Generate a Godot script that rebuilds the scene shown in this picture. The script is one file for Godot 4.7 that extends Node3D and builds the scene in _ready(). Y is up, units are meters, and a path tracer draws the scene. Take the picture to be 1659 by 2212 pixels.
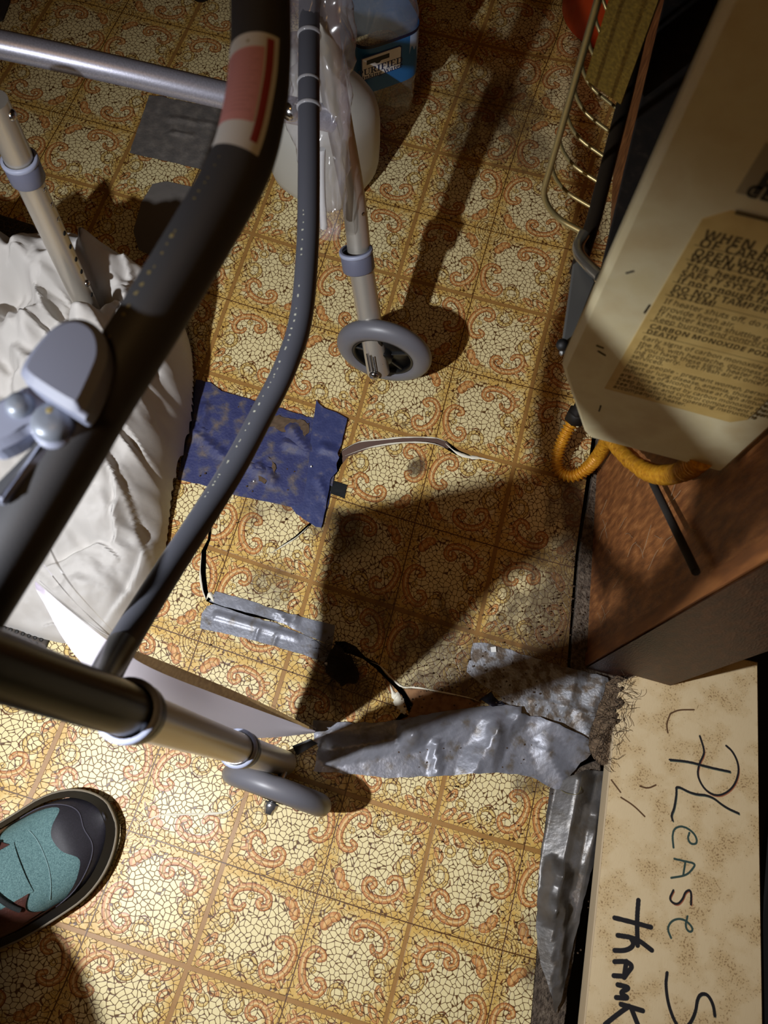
extends Node3D
# A torn, taped vinyl floor seen from above: folding walker, cloth heap, jug, bottle, wall heater, lettered board and a shoe.

var used := {}
var home := {}
var S := {}
const X0 := -1.5
const Z0 := -1.35
const Z1 := 1.5

# ---------------------------------------------------------------- names and nodes
func numbered(called: String, parent: Node) -> String:
	var key := str(parent.get_instance_id()) + called
	used[key] = used.get(key, -1) + 1
	return called if used[key] == 0 else "%s_%03d" % [called, used[key]]

func tag(o: Node, label := "", category := "", group := "", kind := "") -> Node:
	if label: o.set_meta("label", label)
	if category: o.set_meta("category", category)
	if group: o.set_meta("group", group)
	if kind: o.set_meta("kind", kind)
	return o

func thing(called: String, label: String, category: String, at := Vector3.ZERO, group := "") -> Node3D:
	var o := Node3D.new()
	o.name = numbered(called, self)
	add_child(o)
	o.position = at
	home[o] = at
	tag(o, label, category, group)
	return o

func obj(called: String, mesh: Mesh, m: Material, parent: Node = self) -> MeshInstance3D:
	var o := MeshInstance3D.new()
	o.name = numbered(called, parent)
	o.mesh = mesh
	o.material_override = m
	o.cast_shadow = GeometryInstance3D.SHADOW_CASTING_SETTING_ON
	if home.has(parent): o.position = -home[parent]
	parent.add_child(o)
	return o

func struct(called: String, mesh: Mesh, m: Material, parent: Node = self) -> MeshInstance3D:
	var o := obj(called, mesh, m, parent)
	o.set_meta("kind", "structure")
	return o

# ---------------------------------------------------------------- materials
func noise_tex(freq: float, ramp: Array, kind := FastNoiseLite.TYPE_SIMPLEX_SMOOTH, sd := 1, size := 512, oct := 4) -> NoiseTexture2D:
	var t := NoiseTexture2D.new()
	t.width = size
	t.height = size
	t.seamless = true
	var n := FastNoiseLite.new()
	n.noise_type = kind
	n.frequency = freq
	n.seed = sd
	n.fractal_octaves = oct
	t.noise = n
	if ramp.size():
		var g := Gradient.new()
		var off := PackedFloat32Array()
		var cols := PackedColorArray()
		for r in ramp:
			off.append(r[0])
			cols.append(r[1])
		g.offsets = off
		g.colors = cols
		t.color_ramp = g
	return t

func mat(c: Color, rough := 0.6, metal := 0.0, tex: Texture2D = null, tri := 0.0, bump: Texture2D = null, deep := 1.0) -> StandardMaterial3D:
	var m := StandardMaterial3D.new()
	m.albedo_color = c
	m.roughness = rough
	m.metallic = metal
	if tex: m.albedo_texture = tex
	if bump:
		m.heightmap_enabled = true
		m.heightmap_texture = bump
		m.heightmap_scale = deep
	if tri > 0.0:
		m.uv1_triplanar = true
		m.uv1_world_triplanar = true
		m.uv1_scale = Vector3(tri, tri, tri)
	return m

func pane(c: Color, a: float, rough := 0.12) -> StandardMaterial3D:
	var m := mat(Color(c.r, c.g, c.b, a), rough)
	m.transparency = BaseMaterial3D.TRANSPARENCY_ALPHA
	return m

# ---------------------------------------------------------------- shapes
func grid(nu: int, nv: int, f: Callable, flip := false) -> ArrayMesh:
	var st := SurfaceTool.new()
	st.begin(Mesh.PRIMITIVE_TRIANGLES)
	for j in nv + 1:
		for i in nu + 1:
			var u := float(i) / nu
			var v := float(j) / nv
			st.set_uv(Vector2(u, v))
			st.add_vertex(f.call(u, v))
	for j in nv:
		for i in nu:
			var a := j * (nu + 1) + i
			var b := a + 1
			var d := a + nu + 1
			var c := d + 1
			for k in ([a, b, c, a, c, d] if flip else [a, c, b, a, d, c]): st.add_index(k)
	st.generate_normals()
	return st.commit()

func joined(parts: Array) -> ArrayMesh:
	var st := SurfaceTool.new()
	st.begin(Mesh.PRIMITIVE_TRIANGLES)
	for p in parts:
		for s in p.get_surface_count(): st.append_from(p, s, Transform3D())
	return st.commit()

func moved(mesh: Mesh, t: Transform3D) -> ArrayMesh:
	var st := SurfaceTool.new()
	st.begin(Mesh.PRIMITIVE_TRIANGLES)
	st.append_from(mesh, 0, t)
	return st.commit()

func smooth(p: Array, n := 6) -> Array:
	var out := []
	for i in p.size() - 1:
		var a: Vector3 = p[maxi(i - 1, 0)]
		var b: Vector3 = p[i]
		var c: Vector3 = p[i + 1]
		var d: Vector3 = p[mini(i + 2, p.size() - 1)]
		for k in n: out.append(b.cubic_interpolate(c, a, d, float(k) / n))
	out.append(p[-1])
	return out

# frames along a path: [points, side, other, tangent], first side nearest to «up»
func frames(p: Array, up: Vector3) -> Array:
	var out := []
	var n := up
	for i in p.size():
		var t: Vector3 = (p[mini(i + 1, p.size() - 1)] - p[maxi(i - 1, 0)]).normalized()
		if (n - t * n.dot(t)).length() < 0.05: n = Vector3(0.8, 0.1, 0.6)
		n = (n - t * n.dot(t)).normalized()
		out.append([p[i], n, t.cross(n), t])
	return out

# swept tube: r is a number or one per point; a0..a1 give a partial wrap
func tube(p: Array, r, seg := 16, up := Vector3.UP, a0 := 0.0, a1 := TAU, capped := true) -> ArrayMesh:
	var fr := frames(p, up)
	var body := grid(seg, p.size() - 1, func(u, v):
		var q = fr[roundi(v * (p.size() - 1))]
		var rr: float = r[roundi(v * (p.size() - 1))] if r is Array else r
		var a: float = lerpf(a0, a1, u)
		return q[0] + (q[1] * cos(a) + q[2] * sin(a)) * rr)
	if not capped or a1 - a0 < TAU - 0.01: return body
	var st := SurfaceTool.new()
	st.begin(Mesh.PRIMITIVE_TRIANGLES)
	for e in [0, p.size() - 1]:
		var q = fr[e]
		var rr: float = r[e] if r is Array else r
		var n: Vector3 = -q[3] if e == 0 else q[3]
		for k in seg:
			var a := TAU * k / seg
			var b := TAU * (k + 1) / seg
			var pa: Vector3 = q[0] + (q[1] * cos(a) + q[2] * sin(a)) * rr
			var pb: Vector3 = q[0] + (q[1] * cos(b) + q[2] * sin(b)) * rr
			for w in ([q[0], pa, pb] if e == 0 else [q[0], pb, pa]):
				st.set_normal(n)
				st.add_vertex(w)
	st.index()
	return joined([body, st.commit()])

# turned body round the axis a->b; profile of (radius, distance along the axis)
func lathe(profile: Array, at: Vector3, axis: Vector3, seg := 32) -> ArrayMesh:
	var y := axis.normalized()
	var x := y.cross(Vector3(0.31, 0.2, 0.93)).normalized()
	var z := x.cross(y)
	return grid(seg, profile.size() - 1, func(u, v):
		var q: Vector2 = profile[roundi(v * (profile.size() - 1))]
		var a: float = u * TAU
		return at + y * q.y + x * (cos(a) * q.x) - z * (sin(a) * q.x))

func ball(at: Vector3, r: float, squash := 1.0, axis := Vector3.UP, seg := 14) -> ArrayMesh:
	var pr := []
	for k in 9:
		var a := -PI / 2 + PI * k / 8.0
		pr.append(Vector2(maxf(cos(a) * r, 0.00001), sin(a) * r * squash))
	return lathe(pr, at, axis, seg)

func inset(poly: PackedVector2Array, d: float) -> PackedVector2Array:
	var out := PackedVector2Array()
	var n := poly.size()
	var s := -1.0 if Geometry2D.is_polygon_clockwise(poly) else 1.0
	for i in n:
		var a := (poly[i] - poly[(i + n - 1) % n]).normalized()
		var b := (poly[(i + 1) % n] - poly[i]).normalized()
		var na := Vector2(-a.y, a.x)
		var nb := Vector2(-b.y, b.x)
		var m := (na + nb).normalized()
		out.append(poly[i] + m * s * d / maxf(m.dot(na), 0.35))
	return out

# polygon in the XY plane of t, pushed «deep» along its +Z, with chamfered rims
func prism(poly: PackedVector2Array, t: Transform3D, deep: float, bev := 0.0) -> ArrayMesh:
	var st := SurfaceTool.new()
	st.begin(Mesh.PRIMITIVE_TRIANGLES)
	st.set_smooth_group(-1)
	var rings := [[poly, 0.0], [poly, deep]]
	if bev > 0.0: rings = [[inset(poly, bev), 0.0], [poly, bev], [poly, deep - bev], [inset(poly, bev), deep]]
	var n := poly.size()
	var ccw := not Geometry2D.is_polygon_clockwise(poly)
	var turn := t.basis.determinant() < 0.0
	var tri := func(a: Vector3, b: Vector3, c: Vector3, f: bool):
		for w in ([a, c, b] if f != turn else [a, b, c]): st.add_vertex(t * w)
	for k in rings.size() - 1:
		for i in n:
			var j := (i + 1) % n
			var a := Vector3(rings[k][0][i].x, rings[k][0][i].y, rings[k][1])
			var b := Vector3(rings[k][0][j].x, rings[k][0][j].y, rings[k][1])
			var c := Vector3(rings[k + 1][0][j].x, rings[k + 1][0][j].y, rings[k + 1][1])
			var d := Vector3(rings[k + 1][0][i].x, rings[k + 1][0][i].y, rings[k + 1][1])
			tri.call(a, b, c, ccw)
			tri.call(a, c, d, ccw)
	for e in [0, rings.size() - 1]:
		var pl: PackedVector2Array = rings[e][0]
		var ids := Geometry2D.triangulate_polygon(pl)
		for k in range(0, ids.size(), 3):
			var a := pl[ids[k]]
			var b := pl[ids[k + 1]]
			var c := pl[ids[k + 2]]
			var up := (b - a).cross(c - a) > 0.0
			var z: float = rings[e][1]
			tri.call(Vector3(a.x, a.y, z), Vector3(b.x, b.y, z), Vector3(c.x, c.y, z), up == (e > 0))
	st.generate_normals()
	return st.commit()

# polygon of floor coordinates (x, z) as a slab from y0 up to y1
func slab(poly: PackedVector2Array, y0: float, y1: float, bev := 0.0) -> ArrayMesh:
	return prism(poly, Transform3D(Basis(Vector3(1, 0, 0), Vector3(0, 0, 1), Vector3(0, 1, 0)), Vector3(0, y0, 0)), y1 - y0, bev)

func block(a: Vector3, b: Vector3, bev := 0.002) -> ArrayMesh:
	return slab(PackedVector2Array([Vector2(a.x, a.z), Vector2(b.x, a.z), Vector2(b.x, b.z), Vector2(a.x, b.z)]), a.y, b.y, bev)

# thin sheet over the floor: polygon in (x, z), height function, cut-outs
func sheet(poly: PackedVector2Array, cell: float, hf: Callable, thick := 0.0004, cuts := [], uvs := []) -> ArrayMesh:
	var lo := poly[0]
	var hi := poly[0]
	for p in poly:
		lo = lo.min(p)
		hi = hi.max(p)
	var boxes := []
	for c in cuts:
		var r := Rect2(c[0], Vector2.ZERO)
		for p in c: r = r.expand(p)
		boxes.append(r.grow(0.001))
	var edge_cells := {}
	for i in poly.size():
		var a := poly[i]
		var b := poly[(i + 1) % poly.size()]
		var steps := ceili(a.distance_to(b) / (cell * 0.24)) + 1
		for k in steps + 1:
			var q := (a.lerp(b, float(k) / steps) - lo) / cell
			var ci := Vector2i(floori(q.x), floori(q.y))
			for dx in [-1, 0, 1]:
				for dy in [-1, 0, 1]: edge_cells[ci + Vector2i(dx, dy)] = true
	var st := SurfaceTool.new()
	st.begin(Mesh.PRIMITIVE_TRIANGLES)
	var put := func(q: Vector2, off: float, dir: float):
		var e := 0.0008
		var h: float = hf.call(q.x, q.y)
		var nx: float = (hf.call(q.x + e, q.y) - hf.call(q.x - e, q.y)) / (2 * e)
		var nz: float = (hf.call(q.x, q.y + e) - hf.call(q.x, q.y - e)) / (2 * e)
		st.set_normal(Vector3(-nx, 1, -nz).normalized() * dir)
		if uvs.size() > 0: st.set_uv(uvs[0].call(q))
		else: st.set_uv(q)
		if uvs.size() > 1: st.set_uv2(uvs[1].call(q))
		st.add_vertex(Vector3(q.x, h + off, q.y))
	var nx := ceili((hi.x - lo.x) / cell)
	var ny := ceili((hi.y - lo.y) / cell)
	for j in ny:
		for i in nx:
			var o := lo + Vector2(i, j) * cell
			var box := PackedVector2Array([o, o + Vector2(cell, 0), o + Vector2(cell, cell), o + Vector2(0, cell)])
			var pieces := []
			if edge_cells.has(Vector2i(i, j)): pieces = Geometry2D.intersect_polygons(box, poly)
			elif Geometry2D.is_point_in_polygon(o + Vector2(cell, cell) * 0.5, poly): pieces = [box]
			for c in cuts.size():
				if boxes[c].intersects(Rect2(o, Vector2(cell, cell))):
					var rest := []
					for pc in pieces: rest.append_array(Geometry2D.clip_polygons(pc, cuts[c]))
					pieces = rest
			for pc in pieces:
				if pc.size() < 3: continue
				var ids := Geometry2D.triangulate_polygon(pc)
				for k in range(0, ids.size(), 3):
					var t := [pc[ids[k]], pc[ids[k + 1]], pc[ids[k + 2]]]
					if (t[1] - t[0]).cross(t[2] - t[0]) < 0.0: t = [t[0], t[2], t[1]]
					for q in t: put.call(q, 0.0, 1.0)
					if thick > 0.0:
						for q in [t[0], t[2], t[1]]: put.call(q, -thick, -1.0)
	if thick > 0.0:
		for ring in [poly] + cuts:
			for i in ring.size():
				var a: Vector2 = ring[i]
				var b: Vector2 = ring[(i + 1) % ring.size()]
				var steps := ceili(a.distance_to(b) / cell)
				for k in steps:
					var p := a.lerp(b, float(k) / steps)
					var q := a.lerp(b, float(k + 1) / steps)
					if ring != poly and not (Geometry2D.is_point_in_polygon(p, poly) and Geometry2D.is_point_in_polygon(q, poly)): continue
					var n2 := (q - p).orthogonal().normalized()
					for w in [[p, 0.0], [q, 0.0], [q, -thick], [p, 0.0], [q, -thick], [p, -thick]]:
						st.set_normal(Vector3(n2.x, 0, n2.y))
						st.set_uv(w[0])
						st.add_vertex(Vector3(w[0].x, hf.call(w[0].x, w[0].y) + w[1], w[0].y))
	st.index()
	return st.commit()

func seg_dist(p: Vector2, line: PackedVector2Array, closed := false) -> float:
	var best := 1e9
	var n := line.size()
	for i in (n if closed else n - 1):
		var a := line[i]
		var ab := line[(i + 1) % n] - a
		var t := clampf((p - a).dot(ab) / maxf(ab.length_squared(), 1e-12), 0.0, 1.0)
		best = minf(best, (a + ab * t).distance_squared_to(p))
	return sqrt(best)

# signed distance to a polyline: positive on its left
func seg_side(p: Vector2, line: PackedVector2Array) -> Vector2:
	var best := 1e9
	var side := 1.0
	var along := 0.0
	for i in line.size() - 1:
		var a := line[i]
		var ab := line[i + 1] - a
		var t := clampf((p - a).dot(ab) / maxf(ab.length_squared(), 1e-12), 0.0, 1.0)
		var d := (a + ab * t).distance_squared_to(p)
		if d < best:
			best = d
			side = 1.0 if ab.cross(p - a) > 0.0 else -1.0
			along = (i + t) / (line.size() - 1)
	return Vector2(sqrt(best) * side, along)

func chaikin(p: PackedVector2Array, closed := true, times := 2) -> PackedVector2Array:
	for r in times:
		var out := PackedVector2Array()
		var n := p.size()
		if not closed: out.append(p[0])
		for i in (n if closed else n - 1):
			var a := p[i]
			var b := p[(i + 1) % n]
			out.append(a.lerp(b, 0.25))
			out.append(a.lerp(b, 0.75))
		if not closed: out.append(p[n - 1])
		p = out
	return p

# ragged outline: midpoints pushed in and out
func ragged(p: PackedVector2Array, step: float, amp: float, sd: int) -> PackedVector2Array:
	var rng := RandomNumberGenerator.new()
	rng.seed = sd
	var out := PackedVector2Array()
	for i in p.size():
		var a := p[i]
		var b := p[(i + 1) % p.size()]
		var n := maxi(1, floori(a.distance_to(b) / step))
		var side := (b - a).orthogonal().normalized()
		for k in n: out.append(a.lerp(b, float(k) / n) + side * rng.randf_range(-amp, amp))
	return out

func lettering(text: String, size: float, at: Transform3D, m: Material, parent: Node, called := "lettering", fontname := "Droid Sans", bold := false, deep := 0.0004) -> MeshInstance3D:
	var f := SystemFont.new()
	f.font_names = PackedStringArray([fontname])
	f.font_weight = 700 if bold else 400
	var t := TextMesh.new()
	t.font = f
	t.text = text
	t.font_size = 32
	t.pixel_size = size / 32.0
	t.depth = deep
	t.curve_step = 2.0
	t.horizontal_alignment = HORIZONTAL_ALIGNMENT_LEFT
	var o := obj(called, t, m, parent)
	o.transform = Transform3D(Basis(), o.position) * at
	return o

# ---------------------------------------------------------------- the vinyl's print
func tile_uv(p: Vector2) -> Vector2:
	var c := Vector2(clampf(p.x, -0.95, 0.25), clampf(p.y, -0.5, 1.05))
	var x := c.x
	var z := c.y
	var u := 0.1156 - 0.006 * z - 0.638 * z * z + 0.5284 * z * z * z + 8.9202 * x + 1.1689 * x * z - 0.9347 * x * z * z - 0.6429 * x * x + 1.9778 * x * x * z - 0.8947 * x * x * x
	var v := 0.0034 + 8.5826 * z - 0.0991 * z * z + 0.3064 * z * z * z + 0.1843 * x - 0.9663 * x * z + 0.9122 * x * z * z + 1.3427 * x * x - 0.7076 * x * x * z + 0.9631 * x * x * x
	return Vector2(u + 8.84 * (p.x - c.x), v + 8.73 * (p.y - c.y)) * 0.5

const HT := 512
func stamp(buf: PackedFloat32Array, line: Array, r0: float, r1 := -1.0) -> void:
	if r1 < 0.0: r1 = r0
	var pts := []
	for q in line: pts.append(Vector3(q[0], q[1], 0) * HT)
	if pts.size() > 2: pts = smooth(pts, 8)
	for i in maxi(pts.size() - 1, 1):
		var a: Vector3 = pts[i]
		var b: Vector3 = pts[mini(i + 1, pts.size() - 1)]
		var n := maxi(1, ceili(a.distance_to(b) / 2.0))
		for k in n:
			var c := a.lerp(b, float(k) / n)
			var f := (i + float(k) / n) / maxf(pts.size() - 1, 1)
			var r := lerpf(r0, r1, absf(f - 0.5) * 2.0) * HT
			for y in range(maxi(0, floori(c.y - r)), mini(HT, ceili(c.y + r) + 1)):
				for x in range(maxi(0, floori(c.x - r)), mini(HT, ceili(c.x + r) + 1)):
					var d := Vector2(x - c.x, y - c.y).length() / r
					if d < buf[y * HT + x]: buf[y * HT + x] = d

func blank() -> PackedFloat32Array:
	var b := PackedFloat32Array()
	b.resize(HT * HT)
	b.fill(9.0)
	return b

func ring(cx: float, cy: float, rx: float, ry: float, a0 := 0.0, a1 := TAU) -> Array:
	var out := []
	for k in 15: out.append([cx + rx * cos(lerpf(a0, a1, k / 14.0)), cy + ry * sin(lerpf(a0, a1, k / 14.0))])
	return out

func vinyl_material() -> StandardMaterial3D:
	var org := blank()
	stamp(org, [[0.765, 0.25], [0.711, 0.254], [0.675, 0.195], [0.72, 0.122], [0.80, 0.124], [0.888, 0.198], [0.936, 0.306], [0.940, 0.42], [0.878, 0.505], [0.79, 0.505], [0.752, 0.455], [0.80, 0.425]], 0.04, 0.026)
	stamp(org, [[0.32, 0.69], [0.293, 0.645], [0.215, 0.635], [0.172, 0.707], [0.21, 0.805], [0.32, 0.866], [0.453, 0.872], [0.54, 0.823], [0.55, 0.745], [0.49, 0.712], [0.447, 0.754], [0.475, 0.785]], 0.04, 0.026)
	stamp(org, [[0.84, 0.13], [0.90, 0.075]], 0.02, 0.012)
	stamp(org, [[0.90, 0.18], [0.935, 0.12]], 0.018, 0.01)
	stamp(org, [[0.18, 0.70], [0.10, 0.735]], 0.02, 0.012)
	stamp(org, [[0.19, 0.79], [0.115, 0.82]], 0.02, 0.012)
	stamp(org, [[0.25, 0.85], [0.19, 0.90]], 0.018, 0.012)
	var leaf := blank()
	var bud := blank()
	stamp(bud, [[0.84, 0.745], [0.815, 0.80]], 0.058, 0.05)
	stamp(bud, [[0.745, 0.85], [0.80, 0.83]], 0.05, 0.045)
	var och := blank()
	stamp(och, ring(0.53, 0.185, 0.085, 0.078, -1.0, 4.2), 0.027, 0.02)
	stamp(och, ring(0.185, 0.50, 0.078, 0.09, -2.4, 2.9), 0.027, 0.02)
	stamp(och, [[0.60, 0.10], [0.66, 0.07], [0.70, 0.05]], 0.018, 0.01)
	stamp(och, ring(0.235, 0.235, 0.045, 0.045), 0.018)
	stamp(och, [[0.37, 0.09], [0.42, 0.11]], 0.02, 0.012)
	stamp(och, [[0.09, 0.39], [0.10, 0.42]], 0.02, 0.012)
	for c in [[0.83, 0.325], [0.36, 0.79]]: stamp(och, ring(c[0], c[1], 0.024, 0.024), 0.012)
	for c in [[0.95, 0.565], [0.606, 0.925], [0.70, 0.90], [0.93, 0.66]]: stamp(och, ring(c[0], c[1], 0.018, 0.018), 0.009)
	stamp(och, ring(1.0, 1.0, 0.185, 0.185, PI, PI * 1.5), 0.02)
	stamp(och, ring(1.0, 1.0, 0.125, 0.125, PI, PI * 1.5), 0.018)
	stamp(och, ring(1.0, 1.0, 0.06, 0.06, PI, PI * 1.5), 0.015)
	for l in [[[0.07, 0.05], [0.11, 0.05], [0.16, 0.10], [0.19, 0.17], [0.13, 0.15], [0.08, 0.10], [0.07, 0.05]], [[0.24, 0.07], [0.28, 0.08], [0.36, 0.15], [0.29, 0.16], [0.25, 0.12], [0.24, 0.07]], [[0.07, 0.24], [0.08, 0.28], [0.15, 0.36], [0.16, 0.29], [0.12, 0.25], [0.07, 0.24]]]: stamp(leaf, l, 0.016, 0.010)
	var ink := blank()
	for l in [[[0.90, 0.70], [0.86, 0.66], [0.87, 0.62]], [[0.93, 0.74], [0.95, 0.69]], [[0.70, 0.86], [0.66, 0.87], [0.62, 0.86]], [[0.74, 0.93], [0.70, 0.95]], [[0.46, 0.06], [0.52, 0.08], [0.58, 0.05]], [[0.05, 0.46], [0.08, 0.52], [0.05, 0.58]], [[0.60, 0.28], [0.55, 0.31], [0.49, 0.29]], [[0.28, 0.58], [0.31, 0.55], [0.30, 0.50]]]: stamp(ink, l, 0.009, 0.004)
	# two crackle nets, fine in the border band
	var nets := []
	for k in 2:
		var n := FastNoiseLite.new()
		n.noise_type = FastNoiseLite.TYPE_CELLULAR
		n.cellular_distance_function = FastNoiseLite.DISTANCE_EUCLIDEAN
		n.cellular_return_type = FastNoiseLite.RETURN_DISTANCE2_SUB
		n.cellular_jitter = 1.0
		n.fractal_type = FastNoiseLite.FRACTAL_NONE
		n.frequency = [0.036, 0.062][k]
		n.seed = 7 + k
		n.domain_warp_enabled = true
		n.domain_warp_amplitude = 9.0
		n.domain_warp_frequency = 0.02
		n.domain_warp_fractal_type = FastNoiseLite.DOMAIN_WARP_FRACTAL_NONE
		var im := n.get_seamless_image(HT * 2, HT * 2, false, false, 0.05)
		im.convert(Image.FORMAT_L8)
		nets.append(im.get_data())
	var blotch := FastNoiseLite.new()
	blotch.frequency = 0.012
	var bi := blotch.get_seamless_image(HT * 2, HT * 2)
	bi.convert(Image.FORMAT_L8)
	var bl := bi.get_data()
	var W := HT * 2
	var rgb := PackedByteArray()
	rgb.resize(W * W * 3)
	var hgt := PackedByteArray()
	hgt.resize(W * W)
	var coarse: PackedByteArray = nets[0]
	var fine: PackedByteArray = nets[1]
	var cream := Color(0.905, 0.845, 0.635)
	var gold := Color(0.82, 0.66, 0.335)
	var orange := Color(0.745, 0.495, 0.265)
	var pale := Color(0.875, 0.705, 0.45)
	var ochre := Color(0.82, 0.68, 0.36)
	var dark := Color(0.50, 0.25, 0.12)
	var line := Color(0.29, 0.17, 0.065)
	var grout := Color(0.64, 0.475, 0.255)
	for y in W:
		var my := y if y < HT else W - 1 - y
		var v := (my + 0.5) / HT
		for x in W:
			var mx := x if x < HT else W - 1 - x
			var u := (mx + 0.5) / HT
			var i := y * W + x
			var k := my * HT + mx
			var e := minf(minf(u, v), minf(1.0 - u, 1.0 - v))
			var b := bl[i] / 255.0
			var g := clampf((0.165 - e + (b - 0.5) * 0.15) / 0.12, 0.0, 1.0)
			var c := cream.lerp(gold, g * (0.75 + 0.25 * b))
			var h := 0.62
			var t := och[k]
			if t < 1.0:
				c = ochre.lerp(cream, 0.5 * (1.0 - t)) if t < 0.62 else ochre.lerp(line, minf(0.9, (t - 0.62) * 3.2))
				h = 0.62 + 0.22 * (1.0 - t)
			t = leaf[k]
			if t < 1.0: c = orange.lerp(pale, 0.5).lerp(dark, clampf((t - 0.35) * 1.6, 0.0, 0.85))
			t = org[k]
			if t < 1.0:
				c = (pale.lerp(cream, 0.7 * clampf(1.0 - t * 3.2, 0.0, 1.0)).lerp(orange, clampf(t * 1.3, 0.0, 1.0)).lerp(dark, 0.55 * maxf(0.0, 1.0 - absf(t - 0.42) * 14.0) * (0.5 + 0.5 * sin(u * 31.0 + v * 27.0)))) if t < 0.70 else orange.lerp(dark, minf(1.0, (t - 0.70) * 4.2))
				h = 0.62 + 0.3 * (1.0 - t)
			t = bud[k]
			if t < 1.0:
				c = pale.lerp(orange, clampf(t * 1.2 + 0.25 * sin(u * 140.0), 0.0, 1.0)) if t < 0.85 else orange.lerp(dark, (t - 0.85) * 5.0)
				h = 0.62 + 0.3 * (1.0 - t)
			if ink[k] < 1.0: c = c.lerp(dark.lerp(line, 0.5), 0.85)
			var q := coarse[i] if g < 0.75 or org[k] < 1.0 or bud[k] < 1.0 else mini(coarse[i] + 3, fine[i] + 22)
			var cr := clampf((27.0 - q) / 14.0, 0.0, 1.0)
			c = c.lerp(line, cr * (0.55 if org[k] < 1.0 or bud[k] < 1.0 else 0.90))
			h -= 0.4 * cr
			if minf(u, v) < 0.021:
				c = grout.lerp(line, 0.10 * b)
				h = 0.35
			elif minf(u, v) < 0.026:
				c = c.lerp(line, 0.5)
			if minf(1.0 - u, 1.0 - v) < 0.0055:
				c = line.lerp(grout, 0.15)
				h = 0.3
			var o := i * 3
			rgb[o] = clampi(roundi(c.r * 255.0), 0, 255)
			rgb[o + 1] = clampi(roundi(c.g * 255.0), 0, 255)
			rgb[o + 2] = clampi(roundi(c.b * 255.0), 0, 255)
			hgt[i] = clampi(roundi(h * 255.0), 0, 255)
	var m := StandardMaterial3D.new()
	m.albedo_texture = ImageTexture.create_from_image(Image.create_from_data(W, W, false, Image.FORMAT_RGB8, rgb))
	m.roughness = 0.40
	m.metallic_specular = 0.45
	m.heightmap_enabled = true
	m.heightmap_texture = ImageTexture.create_from_image(Image.create_from_data(W, W, false, Image.FORMAT_L8, hgt))
	m.heightmap_scale = 0.045
	# grime that lies on the print where feet and heater dust leave it
	var D := 384
	var lo := Vector2(-0.7, -0.6)
	var span := Vector2(0.95, 1.7)
	var gn := FastNoiseLite.new()
	gn.frequency = 0.035
	gn.fractal_octaves = 5
	var mask := Image.create_empty(D, D, false, Image.FORMAT_RGBA8)
	var spots := [[Vector2(0.0865, 0.416), 0.065, 0.85], [Vector2(0.0824, 0.355), 0.045, 0.8], [Vector2(0.0878, 0.4757), 0.06, 0.9], [Vector2(0.0395, 0.4954), 0.07, 0.6], [Vector2(-0.0318, 0.5156), 0.07, 0.7], [Vector2(0.109, 0.4519), 0.05, 0.95], [Vector2(0.0718, 0.4565), 0.04, 0.6], [Vector2(0.0984, 0.388), 0.05, 0.9], [Vector2(0.0957, 0.3321), 0.04, 0.9], [Vector2(0.0913, 0.2815), 0.04, 0.85], [Vector2(-0.0051, 0.5285), 0.05, 0.8], [Vector2(-0.0439, 0.5366), 0.04, 0.8], [Vector2(0.0774, 0.259), 0.035, 0.8], [Vector2(0.0961, 0.3192), 0.03, 0.85], [Vector2(-0.1332, 0.271), 0.012, 1.0], [Vector2(-0.1656, 0.2178), 0.005, 0.8], [Vector2(-0.2895, 0.3644), 0.02, 0.5], [Vector2(-0.2666, 0.4736), 0.03, 0.45], [Vector2(-0.3145, 0.3848), 0.022, 0.4], [Vector2(-0.1957, 0.3834), 0.03, 0.6], [Vector2(-0.2299, 0.3736), 0.022, 0.6], [Vector2(-0.1555, -0.3317), 0.07, 0.65], [Vector2(-0.2258, -0.3481), 0.05, 0.4], [Vector2(-0.1126, -0.2719), 0.05, 0.5], [Vector2(-0.2043, -0.2627), 0.035, 0.5], [Vector2(-0.1583, 0.5691), 0.025, 0.9], [Vector2(-0.1334, 0.5736), 0.03, 0.7], [Vector2(-0.1258, 0.4766), 0.03, 0.5], [Vector2(0.1024, 0.6188), 0.02, 0.6], [Vector2(0.154, 0.8129), 0.02, 0.6], [Vector2(0.1313, 0.7708), 0.012, 0.3]]
	for y in D:
		for x in D:
			var p := lo + span * Vector2(x + 0.5, y + 0.5) / D
			var a := 0.0
			for s in spots:
				var d: float = p.distance_to(s[0]) / s[1]
				if d < 1.6: a = maxf(a, s[2] * smoothstep(1.5, 0.35, d + gn.get_noise_2d(x * 2.5, y * 2.5) * 0.75))
			var sp := gn.get_noise_2d(x * 9.0 + 900.0, y * 9.0)
			mask.set_pixel(x, y, Color(0.30, 0.235, 0.175, clampf(a * (1.05 + 0.5 * sp) + maxf(0.0, sp - 0.42) * 0.6, 0.0, 0.85)))
	m.detail_enabled = true
	m.detail_blend_mode = BaseMaterial3D.BLEND_MODE_MIX
	m.detail_uv_layer = BaseMaterial3D.DETAIL_UV_2
	m.detail_albedo = ImageTexture.create_from_image(mask)
	return m

# the laid vinyl is not flat: it sags and lifts a little
func floor_h(x: float, z: float) -> float:
	return 0.0009 * sin(x * 23.0 + z * 9.0) + 0.0008 * sin(z * 31.0 - x * 13.0)

func grime_uv(p: Vector2) -> Vector2:
	return ((p - Vector2(-0.7, -0.6)) / Vector2(0.95, 1.7)).clamp(Vector2(0.004, 0.004), Vector2(0.996, 0.996))

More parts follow.
